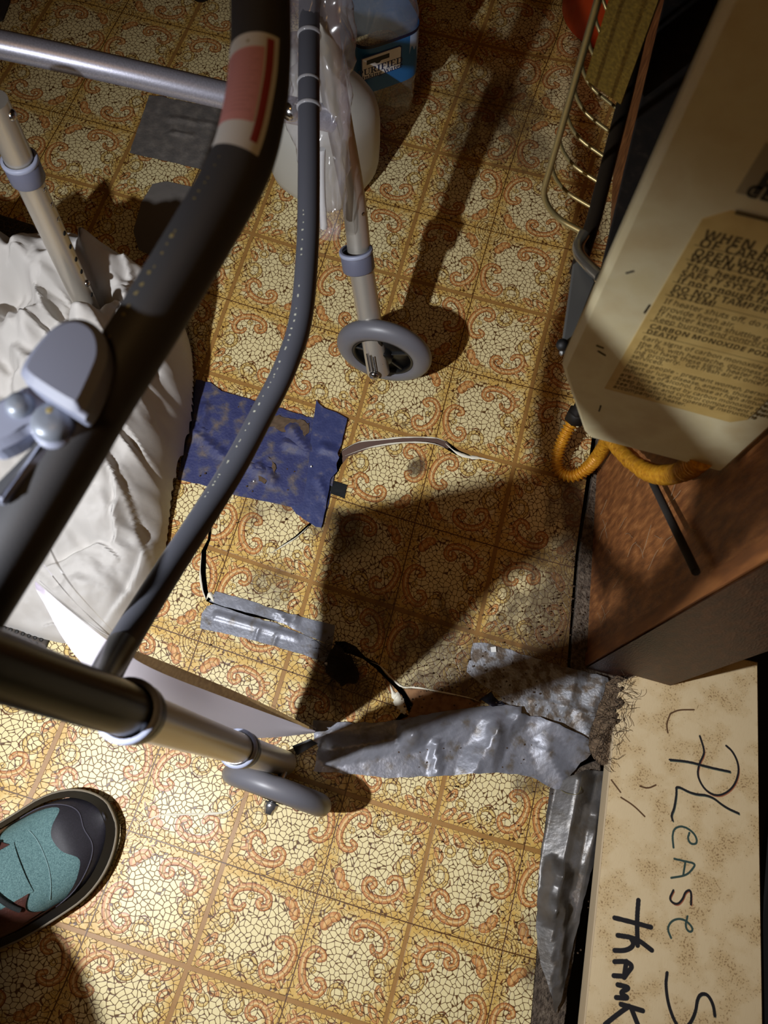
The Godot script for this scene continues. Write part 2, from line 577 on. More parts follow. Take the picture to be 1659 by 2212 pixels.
# ---------------------------------------------------------------- setting
func build_floor() -> void:
	var edge: PackedVector2Array = PackedVector2Array([Vector2(0.0843, -0.0617), Vector2(0.0801, 0.1341), Vector2(0.0881, 0.2358), Vector2(0.0946, 0.3324), Vector2(0.1137, 0.4743), Vector2(0.1246, 0.6179), Vector2(0.1501, 0.8188), Vector2(0.1661, 0.9465)])
	edge.insert(0, Vector2(0.0, Z0))
	edge.append(Vector2(0.2, Z1))
	edge.append(Vector2(X0, Z1))
	edge.append(Vector2(X0, Z0))
	var cuts := [
		PackedVector2Array([Vector2(-0.2359, 0.2848), Vector2(-0.2352, 0.2742), Vector2(-0.2172, 0.2566), Vector2(-0.1854, 0.2439), Vector2(-0.1623, 0.2344), Vector2(-0.1234, 0.2239), Vector2(-0.104, 0.2246), Vector2(-0.0844, 0.2335), Vector2(-0.058, 0.2376), Vector2(-0.0615, 0.2414), Vector2(-0.0871, 0.2405), Vector2(-0.1058, 0.2348), Vector2(-0.124, 0.2338), Vector2(-0.1598, 0.2435), Vector2(-0.1996, 0.2619), Vector2(-0.2245, 0.2822), Vector2(-0.2295, 0.2953), Vector2(-0.2318, 0.3089), Vector2(-0.2338, 0.3149), Vector2(-0.2356, 0.2984)]),
		PackedVector2Array([Vector2(-0.3763, 0.4058), Vector2(-0.367, 0.4195), Vector2(-0.3615, 0.4406), Vector2(-0.3615, 0.4566), Vector2(-0.352, 0.4855), Vector2(-0.3427, 0.5047), Vector2(-0.3345, 0.5159), Vector2(-0.3389, 0.519), Vector2(-0.3479, 0.5093), Vector2(-0.3581, 0.4873), Vector2(-0.3674, 0.4596), Vector2(-0.3649, 0.4416), Vector2(-0.3701, 0.4217)]),
		PackedVector2Array([Vector2(-0.2417, 0.3823), Vector2(-0.2481, 0.3958), Vector2(-0.2563, 0.4092), Vector2(-0.2746, 0.4298), Vector2(-0.2826, 0.4378), Vector2(-0.2763, 0.4284), Vector2(-0.259, 0.4067), Vector2(-0.2465, 0.3849)]),
		PackedVector2Array([Vector2(-0.3391, 0.5185), Vector2(-0.3347, 0.5153), Vector2(-0.3182, 0.5168), Vector2(-0.2833, 0.5154), Vector2(-0.2471, 0.5148), Vector2(-0.2221, 0.5174), Vector2(-0.2469, 0.519), Vector2(-0.2813, 0.5215), Vector2(-0.3172, 0.5232)]),
		PackedVector2Array([Vector2(-0.1709, 0.5232), Vector2(-0.1584, 0.5191), Vector2(-0.144, 0.5215), Vector2(-0.128, 0.5312), Vector2(-0.1124, 0.5339), Vector2(-0.0953, 0.5466), Vector2(-0.0729, 0.5553), Vector2(-0.055, 0.5502), Vector2(0.0038, 0.5451), Vector2(0.0226, 0.5461), Vector2(0.0032, 0.5613), Vector2(-0.0488, 0.584), Vector2(-0.0742, 0.5968), Vector2(-0.0685, 0.5839), Vector2(-0.0576, 0.5836), Vector2(-0.073, 0.5634), Vector2(-0.089, 0.5541), Vector2(-0.1121, 0.5414), Vector2(-0.1301, 0.5342), Vector2(-0.1455, 0.5326), Vector2(-0.1602, 0.5333)]),
	]
	var fl := sheet(edge, 0.03, floor_h, 0.0022, cuts, [tile_uv, grime_uv])
	var m := vinyl_material()
	S.vinyl = m
	struct("floor", fl, m)
	var ply := mat(Color.WHITE, 0.85, 0.0, noise_tex(0.02, [[0.0, Color(0.16, 0.11, 0.075)], [1.0, Color(0.30, 0.22, 0.15)]]), 4.0)
	S.ply = ply
	struct("trim_1", slab(PackedVector2Array([Vector2(X0, Z0), Vector2(0.6, Z0), Vector2(0.6, Z1), Vector2(X0, Z1)]), -0.10, -0.06), ply).set_meta("label", "dark void under the broken floor")
	# bare board that shows where the vinyl has gone
	var bare := mat(Color.WHITE, 0.8, 0.0, noise_tex(0.03, [[0.0, Color(0.42, 0.29, 0.185)], [0.5, Color(0.56, 0.41, 0.27)], [1.0, Color(0.63, 0.48, 0.33)]], FastNoiseLite.TYPE_SIMPLEX_SMOOTH, 3), 5.0)
	struct("trim_2", slab(PackedVector2Array([Vector2(-0.0765, 0.5506), Vector2(-0.0561, 0.5459), Vector2(0.0049, 0.5402), Vector2(0.0406, 0.5369), Vector2(0.0494, 0.5618), Vector2(-0.0567, 0.5975), Vector2(-0.0766, 0.5986), Vector2(-0.0598, 0.586), Vector2(-0.0568, 0.5692)]), -0.02, -0.0032, 0.0008), bare).set_meta("label", "bare tan board under the torn vinyl")
	struct("trim_3", slab(PackedVector2Array([Vector2(-0.2367, 0.2733), Vector2(-0.2185, 0.2521), Vector2(-0.1636, 0.2299), Vector2(-0.1083, 0.2203), Vector2(-0.0965, 0.2287), Vector2(-0.1038, 0.2377), Vector2(-0.1584, 0.2486), Vector2(-0.1981, 0.267), Vector2(-0.223, 0.2872), Vector2(-0.2289, 0.293)]), -0.02, -0.003, 0.0006), mat(Color(0.38, 0.29, 0.25), 0.8)).set_meta("label", "grey brown backing in the arched split")
	# torn white edges of the vinyl, curled up
	var white := mat(Color(0.90, 0.88, 0.80), 0.7)
	var lips := [
		[PackedVector2Array([Vector2(-0.0907, 0.5546), Vector2(-0.083, 0.5651), Vector2(-0.0778, 0.5671), Vector2(-0.0719, 0.5757), Vector2(-0.0659, 0.5808), Vector2(-0.0626, 0.5845)]), 0.006, 0.004],
		[PackedVector2Array([Vector2(-0.1048, 0.229), Vector2(-0.0879, 0.2373), Vector2(-0.0715, 0.2395), Vector2(-0.0562, 0.2371), Vector2(-0.0356, 0.236)]), 0.0026, 0.0016],
		[PackedVector2Array([Vector2(-0.2348, 0.2776), Vector2(-0.2167, 0.2585), Vector2(-0.1851, 0.2452), Vector2(-0.162, 0.2357), Vector2(-0.123, 0.2252), Vector2(-0.1056, 0.2258)]), 0.0012, 0.001],
		[PackedVector2Array([Vector2(-0.2288, 0.2827), Vector2(-0.1998, 0.2612), Vector2(-0.16, 0.2428), Vector2(-0.124, 0.2338), Vector2(-0.1044, 0.2351)]), 0.0012, 0.001],
		[PackedVector2Array([Vector2(-0.366, 0.4617), Vector2(-0.3587, 0.4874), Vector2(-0.3489, 0.5064), Vector2(-0.3401, 0.5175)]), 0.0013, 0.0012],
		[PackedVector2Array([Vector2(-0.3397, 0.5168), Vector2(-0.3393, 0.5093), Vector2(-0.3343, 0.5128), Vector2(-0.3302, 0.5177)]), 0.003, 0.003],
		[PackedVector2Array([Vector2(-0.121, 0.5351), Vector2(-0.1074, 0.5371), Vector2(-0.0905, 0.5469), Vector2(-0.0746, 0.5535), Vector2(-0.0552, 0.5491), Vector2(0.0035, 0.544), Vector2(0.02, 0.5451)]), 0.0012, 0.0012],
		[PackedVector2Array([Vector2(-0.2816, 0.4369), Vector2(-0.2748, 0.4292), Vector2(-0.2567, 0.408), Vector2(-0.2453, 0.3885)]), 0.0008, 0.0008],
		[PackedVector2Array([Vector2(-0.3352, 0.7955), Vector2(-0.3218, 0.7844), Vector2(-0.3073, 0.7729), Vector2(-0.2794, 0.7635), Vector2(-0.2436, 0.7523), Vector2(-0.2318, 0.7453), Vector2(-0.2244, 0.7336), Vector2(-0.2182, 0.7266)]), 0.0013, 0.0012]]
	for l in lips:
		var p3 := []
		for q in l[0]: p3.append(Vector3(q.x, 0.0, q.y))
		p3 = smooth(p3, 5)
		var rng := RandomNumberGenerator.new()
		rng.seed = 11
		var wob := []
		for q in p3: wob.append(rng.randf_range(0.55, 1.25))
		var fr := frames(p3, Vector3.UP)
		struct("trim_4", grid(4, p3.size() - 1, func(u, v):
			var k := roundi(v * (p3.size() - 1))
			var ed := sin(clampf(v, 0.02, 0.98) * PI)
			var w: float = l[1] * wob[k] * ed
			return fr[k][0] + fr[k][2] * (u - 0.5) * w * 2.0 + Vector3.UP * (0.0012 + floor_h(fr[k][0].x, fr[k][0].z) + l[2] * ed * sin(u * PI) * wob[k])), white, get_node("floor")).name = numbered("torn_edge", get_node("floor"))
	# dusty sill between the vinyl and the panel
	var sill := mat(Color.WHITE, 0.95, 0.0, noise_tex(0.03, [[0.0, Color(0.20, 0.165, 0.135)], [0.5, Color(0.36, 0.31, 0.26)], [1.0, Color(0.47, 0.42, 0.36)]], FastNoiseLite.TYPE_SIMPLEX_SMOOTH, 5), 7.0, noise_tex(0.06, []), 0.25)
	S.sill = sill
	struct("baseboard_right", slab(chaikin(ragged(PackedVector2Array([Vector2(0.0919, -0.0639), Vector2(0.0867, 0.1322), Vector2(0.094, 0.2341), Vector2(0.0991, 0.3247), Vector2(0.1019, 0.3557), Vector2(0.1064, 0.3919), Vector2(0.1176, 0.4732), Vector2(0.1234, 0.4786), Vector2(0.1754, 0.4778), Vector2(0.2261, 0.4715), Vector2(0.2181, 0.36), Vector2(0.1288, -0.0746)]), 0.02, 0.0012, 4), true, 1), -0.05, 0.002, 0.001), sill).set_meta("label", "dusty grey sill along the wood panel")
	struct("baseboard_right_front", slab(chaikin(ragged(PackedVector2Array([Vector2(0.1182, 0.6143), Vector2(0.1765, 0.5705), Vector2(0.1837, 0.612), Vector2(0.1845, 0.6438), Vector2(0.1842, 0.6803), Vector2(0.1859, 0.7206), Vector2(0.1866, 0.7651), Vector2(0.1882, 0.8081), Vector2(0.1919, 0.8549), Vector2(0.1989, 0.9021), Vector2(0.1585, 0.9133), Vector2(0.1476, 0.8195)]), 0.015, 0.0015, 6), true, 1), -0.05, -0.0025, 0.001), sill).set_meta("label", "dusty grey strip under the upright silver tape")
	# shell of the room
	var paint := mat(Color(0.50, 0.40, 0.28), 0.8)
	struct("wall_left", block(Vector3(X0 - 0.1, -0.1, Z0 - 0.1), Vector3(X0, 2.3, Z1 + 0.1)), paint)
	struct("wall_back", block(Vector3(X0, -0.1, Z0 - 0.1), Vector3(0.7, 2.3, Z0)), paint)
	struct("wall_front", block(Vector3(X0, -0.1, Z1), Vector3(0.7, 2.3, Z1 + 0.1)), paint)
	struct("wall_far_right", block(Vector3(0.6, -0.1, Z0), Vector3(0.7, 2.3, Z1)), paint)
	struct("ceiling", block(Vector3(X0 - 0.1, 2.3, Z0 - 0.1), Vector3(0.7, 2.4, Z1 + 0.1)), mat(Color(0.7, 0.62, 0.5), 0.8))

func build_panel_wall() -> void:
	var grain := noise_tex(0.012, [[0.0, Color(0.36, 0.225, 0.12)], [0.35, Color(0.47, 0.30, 0.165)], [0.6, Color(0.545, 0.36, 0.20)], [0.8, Color(0.615, 0.42, 0.245)], [1.0, Color(0.69, 0.51, 0.33)]], FastNoiseLite.TYPE_SIMPLEX_SMOOTH, 8, 512, 5)
	var fuzz := noise_tex(0.05, [], FastNoiseLite.TYPE_SIMPLEX_SMOOTH, 2)
	var face := mat(Color(1.0, 0.96, 0.92), 0.55, 0.0, grain, 1.0, fuzz, 0.05)
	face.uv1_scale = Vector3(16, 4, 16)
	var endm := mat(Color(0.46, 0.37, 0.335), 0.5, 0.0, grain, 1.0, fuzz, 0.05)
	endm.uv1_scale = Vector3(16.0, 5.0, 16.0)
	var bare := mat(Color(1.0, 0.95, 0.88), 0.6, 0.0, grain, 1.0)
	bare.uv1_scale = Vector3(9, 1.5, 9)
	# outline on the floor; the left face runs back under the heater
	var a := Vector2(0.136, 0.468)
	var d := (Vector2(0.096, 0.199) - a).normalized()
	var far := a + d * 1.2
	var w := struct("wall_right", slab(PackedVector2Array([a + d * 0.002, Vector2(0.226, 0.4665), Vector2(0.226, far.y), far]), 0.002, 2.3, 0.0), face)
	w.set_meta("label", "brown wood panel wall end beside the floor")
	var c := PackedVector2Array([a + Vector2(0.0, 0.0025), Vector2(0.2285, 0.4705), Vector2(0.2285, 0.4672), a + Vector2(0.002, -0.0005)])
	struct("trim_5", slab(c, 0.004, 2.25, 0.0005), endm, w).name = "end_board"
	# bare corner strip where the veneer has worn, and a dark slanting strip on the face
	var n := Vector2(-d.y, d.x)
	if n.x > 0: n = -n
	var s0 := a + n * 0.0022
	struct("trim_6", slab(PackedVector2Array([s0, a, a + d * 0.016, s0 + d * 0.016]), 0.003, 2.2, 0.0005), bare, w).name = "corner_strip"
	var g0 := Vector3(0.121, 0.4148, 0.4554)
	var g1 := Vector3(0.102, 0.2726, 0.3186)
	var bar := tube([g0 + Vector3(n.x, 0, n.y) * 0.0005, g1 + Vector3(n.x, 0, n.y) * 0.0005], 0.0036, 8)
	struct("trim_7", bar, mat(Color(0.13, 0.115, 0.095), 0.95, 0.0, null, 0.0, null), w).name = "dark_slant_strip"
	# cobweb threads
	var web := mat(Color(0.62, 0.55, 0.45), 0.9)
	var rng := RandomNumberGenerator.new()
	rng.seed = 5
	var threads := []
	for k in 26:
		var z := rng.randf_range(0.27, 0.44)
		var h := rng.randf_range(0.03, 0.36)
		var base2 := a + d * ((0.468 - z) / -d.y) + n * rng.randf_range(0.001, 0.004)
		var p := []
		var q := Vector3(base2.x, h, base2.y)
		var dir := Vector3(d.x * rng.randf_range(-0.4, 0.4), rng.randf_range(0.4, 1.0), d.y * rng.randf_range(-0.6, 0.6)).normalized()
		for i in 5:
			p.append(q)
			dir = (dir + Vector3(0, rng.randf_range(-0.3, 0.3), rng.randf_range(-0.5, 0.5)) * 0.7).normalized()
			dir.x = -d.x / d.y * dir.z * -1.0
			q += dir * rng.randf_range(0.004, 0.012)
		threads.append(tube(smooth(p, 3), 0.00022, 3))
	var t := obj("cobweb_threads", joined(threads), web, w)
	t.set_meta("kind", "stuff")

func board_material() -> Array:
	# the painted board with its handwriting; x, z of the board's top map to the picture
	var lo := Vector2(0.14, 0.40)
	var W := 640
	var Hh := 1152
	var ppm := 2300.0
	var gn := FastNoiseLite.new()
	gn.frequency = 0.01
	gn.fractal_octaves = 5
	var im := Image.create_empty(W, Hh, false, Image.FORMAT_RGB8)
	for y in Hh:
		for x in W:
			var n := gn.get_noise_2d(x, y)
			var f := gn.get_noise_2d(x * 14.0 + 500.0, y * 14.0)
			var st := gn.get_noise_2d(x * 40.0, y * 3.0)
			var c := Color(0.90, 0.81, 0.64).lerp(Color(0.84, 0.73, 0.54), clampf(n * 1.6 + 0.35, 0.0, 1.0))
			var spots := clampf((f + n * 0.55 - 0.40) * 5.0, 0.0, 1.0)
			c = c.lerp(Color(0.40, 0.275, 0.15), spots * 0.55)
			c = c.lerp(Color(0.86, 0.76, 0.58), clampf(st * 0.7, 0.0, 0.3))
			im.set_pixel(x, y, c)
	var black := Color(0.10, 0.095, 0.11)
	var teal := Color(0.20, 0.29, 0.27)
	var red := Color(0.62, 0.33, 0.22)
	var pen := func(line: PackedVector2Array, width: float, c: Color, alpha: float):
		if line.size() > 2: line = chaikin(line, false, 3)
		for i in line.size() - 1:
			var p0 := (line[i] - lo) * ppm
			var p1 := (line[i + 1] - lo) * ppm
			var steps := ceili(p0.distance_to(p1) / 0.8) + 1
			for k in steps:
				var p := p0.lerp(p1, float(k) / steps)
				var r := width * ppm * 0.5
				for y in range(maxi(0, floori(p.y - r - 1)), mini(Hh, ceili(p.y + r + 1))):
					for x in range(maxi(0, floori(p.x - r - 1)), mini(W, ceili(p.x + r + 1))):
						var cov := clampf(r - Vector2(x, y).distance_to(p) + 0.6, 0.0, 1.0)
						if cov > 0.0: im.set_pixel(x, y, im.get_pixel(x, y).lerp(c, cov * alpha))
	var thin := [
		PackedVector2Array([Vector2(0.2715, 0.5179), Vector2(0.2781, 0.53), Vector2(0.2796, 0.5369), Vector2(0.2756, 0.549), Vector2(0.2755, 0.56), Vector2(0.2796, 0.5679), Vector2(0.2873, 0.5756), Vector2(0.2987, 0.5786), Vector2(0.309, 0.5739), Vector2(0.3182, 0.5624), Vector2(0.3214, 0.547), Vector2(0.3187, 0.535), Vector2(0.3107, 0.5244), Vector2(0.3026, 0.5203)]),
		PackedVector2Array([Vector2(0.2421, 0.5536), Vector2(0.2645, 0.5494), Vector2(0.2868, 0.5495), Vector2(0.3114, 0.5477)]),
		PackedVector2Array([Vector2(0.3278, 0.59), Vector2(0.3111, 0.5876), Vector2(0.2933, 0.5793), Vector2(0.2739, 0.5838), Vector2(0.2538, 0.5791), Vector2(0.2561, 0.5871), Vector2(0.2564, 0.6048), Vector2(0.2541, 0.6125), Vector2(0.2569, 0.6179)]),
		PackedVector2Array([Vector2(0.2626, 0.6458), Vector2(0.2591, 0.6338), Vector2(0.26, 0.6257), Vector2(0.2673, 0.6207), Vector2(0.2766, 0.6219), Vector2(0.2846, 0.6266), Vector2(0.2877, 0.6344), Vector2(0.2809, 0.6372), Vector2(0.2762, 0.6325), Vector2(0.2772, 0.6256)]),
		PackedVector2Array([Vector2(0.2654, 0.657), Vector2(0.2769, 0.6564), Vector2(0.2893, 0.6554), Vector2(0.2868, 0.6621), Vector2(0.2811, 0.6705), Vector2(0.2653, 0.6774)]),
		PackedVector2Array([Vector2(0.2779, 0.6569), Vector2(0.2778, 0.6718)]),
		PackedVector2Array([Vector2(0.291, 0.6982), Vector2(0.2889, 0.6831), Vector2(0.2829, 0.6865), Vector2(0.2814, 0.6956), Vector2(0.276, 0.7031), Vector2(0.2666, 0.7), Vector2(0.27, 0.6891)]),
		PackedVector2Array([Vector2(0.2756, 0.7369), Vector2(0.2698, 0.7288), Vector2(0.2735, 0.7193), Vector2(0.2832, 0.7146), Vector2(0.2924, 0.7172), Vector2(0.2977, 0.7226), Vector2(0.2939, 0.7263), Vector2(0.2883, 0.7217), Vector2(0.2893, 0.7107)]),
		PackedVector2Array([Vector2(0.2773, 0.7714), Vector2(0.2775, 0.7824), Vector2(0.2831, 0.7996), Vector2(0.2913, 0.8128), Vector2(0.2974, 0.8187), Vector2(0.3042, 0.8184), Vector2(0.3097, 0.8107), Vector2(0.3129, 0.799), Vector2(0.3125, 0.7883), Vector2(0.3151, 0.7813), Vector2(0.3226, 0.78), Vector2(0.3299, 0.7881), Vector2(0.3331, 0.798)])]
	for k in thin.size():
		var off := PackedVector2Array()
		for q in thin[k]: off.append(q + Vector2(0.0011, 0.0012))
		if k not in [3, 4, 5, 7]: pen.call(off, 0.0012, red if k in [0, 6, 7] else teal, 0.4)
		pen.call(thin[k], 0.0019 if k < 8 else 0.0030, teal if k in [3, 4, 5, 7] else black, 0.85)
	for l in [
		PackedVector2Array([Vector2(0.2346, 0.7095), Vector2(0.2366, 0.7296), Vector2(0.242, 0.7541)]), PackedVector2Array([Vector2(0.2127, 0.7339), Vector2(0.2337, 0.7329), Vector2(0.2529, 0.7324)]),
		PackedVector2Array([Vector2(0.2193, 0.75), Vector2(0.239, 0.7472), Vector2(0.2578, 0.7545)]), PackedVector2Array([Vector2(0.2335, 0.7487), Vector2(0.2377, 0.7529), Vector2(0.2358, 0.7583), Vector2(0.2288, 0.763), Vector2(0.2188, 0.7654)]),
		PackedVector2Array([Vector2(0.2209, 0.7761), Vector2(0.2332, 0.7723), Vector2(0.2407, 0.775), Vector2(0.2368, 0.782), Vector2(0.2337, 0.7884)]), PackedVector2Array([Vector2(0.2332, 0.7723), Vector2(0.2334, 0.7853)]), PackedVector2Array([Vector2(0.2226, 0.7896), Vector2(0.2334, 0.7872)]),
		PackedVector2Array([Vector2(0.2284, 0.7969), Vector2(0.2429, 0.796), Vector2(0.2306, 0.8041), Vector2(0.2436, 0.8063), Vector2(0.229, 0.8093)]),
		PackedVector2Array([Vector2(0.2351, 0.8142), Vector2(0.2591, 0.814)]), PackedVector2Array([Vector2(0.244, 0.8136), Vector2(0.2336, 0.8242), Vector2(0.2225, 0.8373)]), PackedVector2Array([Vector2(0.2464, 0.8148), Vector2(0.2568, 0.8293)])]: pen.call(l, 0.0046, black, 0.9)
	for l in [PackedVector2Array([Vector2(0.2341, 0.5023), Vector2(0.2316, 0.5152), Vector2(0.2351, 0.5245)]), PackedVector2Array([Vector2(0.2341, 0.5023), Vector2(0.2423, 0.4952), Vector2(0.2603, 0.4901)]), PackedVector2Array([Vector2(0.1959, 0.6094), Vector2(0.2114, 0.6139), Vector2(0.2258, 0.6223)]), PackedVector2Array([Vector2(0.1817, 0.5937), Vector2(0.1949, 0.6044)]), PackedVector2Array([Vector2(0.2146, 0.5916), Vector2(0.2238, 0.5917), Vector2(0.2319, 0.5853)])]: pen.call(l, 0.0015, Color(0.36, 0.25, 0.15), 0.6)
	var m := mat(Color.WHITE, 0.6)
	m.albedo_texture = ImageTexture.create_from_image(im)
	return [m, lo, Vector2(W, Hh) / ppm]

func build_board() -> void:
	var bm := board_material()
	var lo: Vector2 = bm[1]
	var sz: Vector2 = bm[2]
	var out: PackedVector2Array = PackedVector2Array([Vector2(0.1689, 0.484), Vector2(0.1762, 0.5666), Vector2(0.1897, 0.7152), Vector2(0.2014, 0.8428), Vector2(0.2049, 0.8761), Vector2(0.3888, 0.8248), Vector2(0.354, 0.6047), Vector2(0.3251, 0.4142), Vector2(0.2488, 0.4187)])
	var t := thing("lettered_board", "cream painted board lettered please and thank in marker, lying at floor edge", "board", Vector3(0.27, 0, 0.6))
	var b := obj("plank", slab(out, 0.012, 0.0392, 0.0012), mat(Color(0.74, 0.66, 0.53), 0.7), t)
	var top := inset(out, 0.0013)
	obj("painted_face", sheet(top, 0.05, func(_x, _z): return 0.0397, 0.0004, [], [func(p): return (p - lo) / sz]), bm[0], t)
	var rng := RandomNumberGenerator.new()
	rng.seed = 3
	# near-black slab: shade of the gap beside the board, put into its colour
	struct("trim_8", slab(PackedVector2Array([Vector2(0.166, 0.4828), Vector2(0.1922, 0.9393), Vector2(0.461, 0.82), Vector2(0.4051, 0.3556), Vector2(0.2247, 0.4309)]), -0.055, -0.03), mat(Color(0.05, 0.042, 0.035), 0.9)).set_meta("label", "near-black slab coloured as the shaded gap beside the lettered board")
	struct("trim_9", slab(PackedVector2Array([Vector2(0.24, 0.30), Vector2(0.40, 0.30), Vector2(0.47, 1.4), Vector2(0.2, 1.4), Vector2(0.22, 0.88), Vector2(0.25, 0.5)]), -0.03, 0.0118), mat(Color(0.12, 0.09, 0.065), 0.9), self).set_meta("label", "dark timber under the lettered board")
	struct("trim_10", block(Vector3(0.37, -0.03, 0.30), Vector3(0.55, 0.035, 1.4)), mat(Color(0.03, 0.026, 0.022), 0.95)).set_meta("label", "near-black block coloured as the shaded gap right of the lettered board")  # solid block, shade of the gap painted in as near-black

# ---------------------------------------------------------------- tapes
func crease(p: Vector2, a: Vector2, b: Vector2, w: float, h: float) -> float:
	var ab := b - a
	var t := clampf((p - a).dot(ab) / ab.length_squared(), 0.0, 1.0)
	var d := (a + ab * t).distance_to(p) / w
	return h * maxf(0.0, 1.0 - d) * (1.0 - 0.35 * t)

func tape(called: String, label: String, poly: PackedVector2Array, m: Material, base: float, folds := [], group := "", rag := 0.0008, sd := 1, cell := 0.004, lift := 0.0006) -> MeshInstance3D:
	var nn := FastNoiseLite.new()
	nn.seed = sd
	nn.frequency = 28.0
	nn.fractal_octaves = 3
	var hf := func(x, z):
		var h := floor_h(x, z) + base + lift * (nn.get_noise_2d(x, z) + 0.6)
		for f in folds: h += crease(Vector2(x, z), f[0], f[1], f[2], f[3])
		return h
	var o := obj(called, sheet(ragged(poly, 0.006, rag, sd), cell, hf, 0.0003), m)
	tag(o, label, "tape", group)
	return o

func build_tapes() -> void:
	var grit := noise_tex(0.08, [], FastNoiseLite.TYPE_SIMPLEX_SMOOTH, 4, 512, 5)
	var blue := mat(Color.WHITE, 0.62, 0.0, noise_tex(0.013, [[0.0, Color(0.165, 0.185, 0.35)], [0.45, Color(0.20, 0.22, 0.395)], [0.60, Color(0.265, 0.27, 0.38)], [0.75, Color(0.345, 0.32, 0.355)], [0.9, Color(0.44, 0.385, 0.345)], [1.0, Color(0.50, 0.43, 0.36)]], FastNoiseLite.TYPE_SIMPLEX_SMOOTH, 21, 512, 6), 5.5, grit, 0.04)
	var clean := mat(Color.WHITE, 0.58, 0.0, noise_tex(0.02, [[0.0, Color(0.17, 0.20, 0.37)], [0.62, Color(0.215, 0.245, 0.42)], [0.8, Color(0.28, 0.29, 0.42)], [1.0, Color(0.45, 0.42, 0.44)]], FastNoiseLite.TYPE_SIMPLEX_SMOOTH, 9, 512, 5), 5.5, grit, 0.03)
	var duct := mat(Color.WHITE, 0.42, 0.3, noise_tex(0.014, [[0.0, Color(0.55, 0.56, 0.60)], [0.6, Color(0.50, 0.505, 0.535)], [0.76, Color(0.44, 0.43, 0.43)], [0.9, Color(0.39, 0.35, 0.30)], [1.0, Color(0.35, 0.30, 0.24)]], FastNoiseLite.TYPE_SIMPLEX_SMOOTH, 31, 512, 6), 5.0, grit, 0.02)
	var dusty := mat(Color.WHITE, 0.5, 0.3, noise_tex(0.016, [[0.0, Color(0.66, 0.68, 0.72)], [0.45, Color(0.58, 0.585, 0.60)], [0.62, Color(0.43, 0.39, 0.35)], [1.0, Color(0.38, 0.31, 0.24)]], FastNoiseLite.TYPE_SIMPLEX_SMOOTH, 14, 512, 6), 6.0, grit, 0.05)
	var grey := mat(Color.WHITE, 0.5, 0.25, noise_tex(0.02, [[0.0, Color(0.42, 0.41, 0.40)], [0.6, Color(0.50, 0.48, 0.46)], [1.0, Color(0.57, 0.55, 0.52)]], FastNoiseLite.TYPE_SIMPLEX_SMOOTH, 12), 5.0, grit, 0.03)
	var old := mat(Color.WHITE, 0.36, 0.35, noise_tex(0.014, [[0.0, Color(0.44, 0.43, 0.43)], [0.5, Color(0.38, 0.37, 0.36)], [0.75, Color(0.34, 0.315, 0.285)], [1.0, Color(0.27, 0.23, 0.19)]], FastNoiseLite.TYPE_SIMPLEX_SMOOTH, 33, 512, 6), 5.0, grit, 0.02)
	var g := "blue tape strips patching the floor"
	tape("blue_tape", "lowest dusty blue tape strip, its lower edge beside the bare vinyl", PackedVector2Array([Vector2(-0.4366, 0.3357), Vector2(-0.43, 0.3753), Vector2(-0.401, 0.3737), Vector2(-0.3555, 0.376), Vector2(-0.3183, 0.3733), Vector2(-0.2685, 0.3709), Vector2(-0.2464, 0.3771), Vector2(-0.2293, 0.3878), Vector2(-0.2303, 0.3474), Vector2(-0.2345, 0.3252), Vector2(-0.2828, 0.3256), Vector2(-0.3331, 0.3285), Vector2(-0.3909, 0.3294)]), blue, 0.0010, [[Vector2(-0.3524, 0.3286), Vector2(-0.3091, 0.3433), 0.012, 0.0051], [Vector2(-0.3091, 0.3433), Vector2(-0.323, 0.3202), 0.008, 0.0051]], g, 0.0006, 2)
	tape("blue_tape", "middle blue tape strip, wrinkled and torn under the thin dark tube", PackedVector2Array([Vector2(-0.4484, 0.2903), Vector2(-0.4378, 0.3395), Vector2(-0.3885, 0.3363), Vector2(-0.3315, 0.3335), Vector2(-0.2811, 0.3312), Vector2(-0.2321, 0.3292), Vector2(-0.2391, 0.2891), Vector2(-0.2572, 0.2737), Vector2(-0.2988, 0.2752), Vector2(-0.3624, 0.2796), Vector2(-0.4069, 0.2833)]), blue, 0.0021, [[Vector2(-0.4315, 0.3065), Vector2(-0.385, 0.3277), 0.010, 0.0059], [Vector2(-0.3327, 0.3298), Vector2(-0.3116, 0.3453), 0.008, 0.0068], [Vector2(-0.3076, 0.2882), Vector2(-0.278, 0.29), 0.010, 0.0051], [Vector2(-0.4207, 0.2999), Vector2(-0.433, 0.2929), 0.006, 0.0051]], g, 0.0009, 5)
	tape("blue_tape", "topmost blue tape strip, rubbed brown with dirt along its middle", PackedVector2Array([Vector2(-0.4552, 0.2328), Vector2(-0.4476, 0.2724), Vector2(-0.4444, 0.3033), Vector2(-0.4025, 0.2961), Vector2(-0.3448, 0.2934), Vector2(-0.2934, 0.2924), Vector2(-0.2554, 0.2904), Vector2(-0.2667, 0.2428), Vector2(-0.2878, 0.2439), Vector2(-0.3357, 0.2414), Vector2(-0.3821, 0.2405), Vector2(-0.4158, 0.2388), Vector2(-0.4249, 0.2356), Vector2(-0.435, 0.2313)]), blue, 0.0030, [[Vector2(-0.4291, 0.267), Vector2(-0.4231, 0.2971), 0.008, 0.0051], [Vector2(-0.3078, 0.2673), Vector2(-0.2803, 0.2886), 0.012, 0.0068]], g, 0.0009, 7)
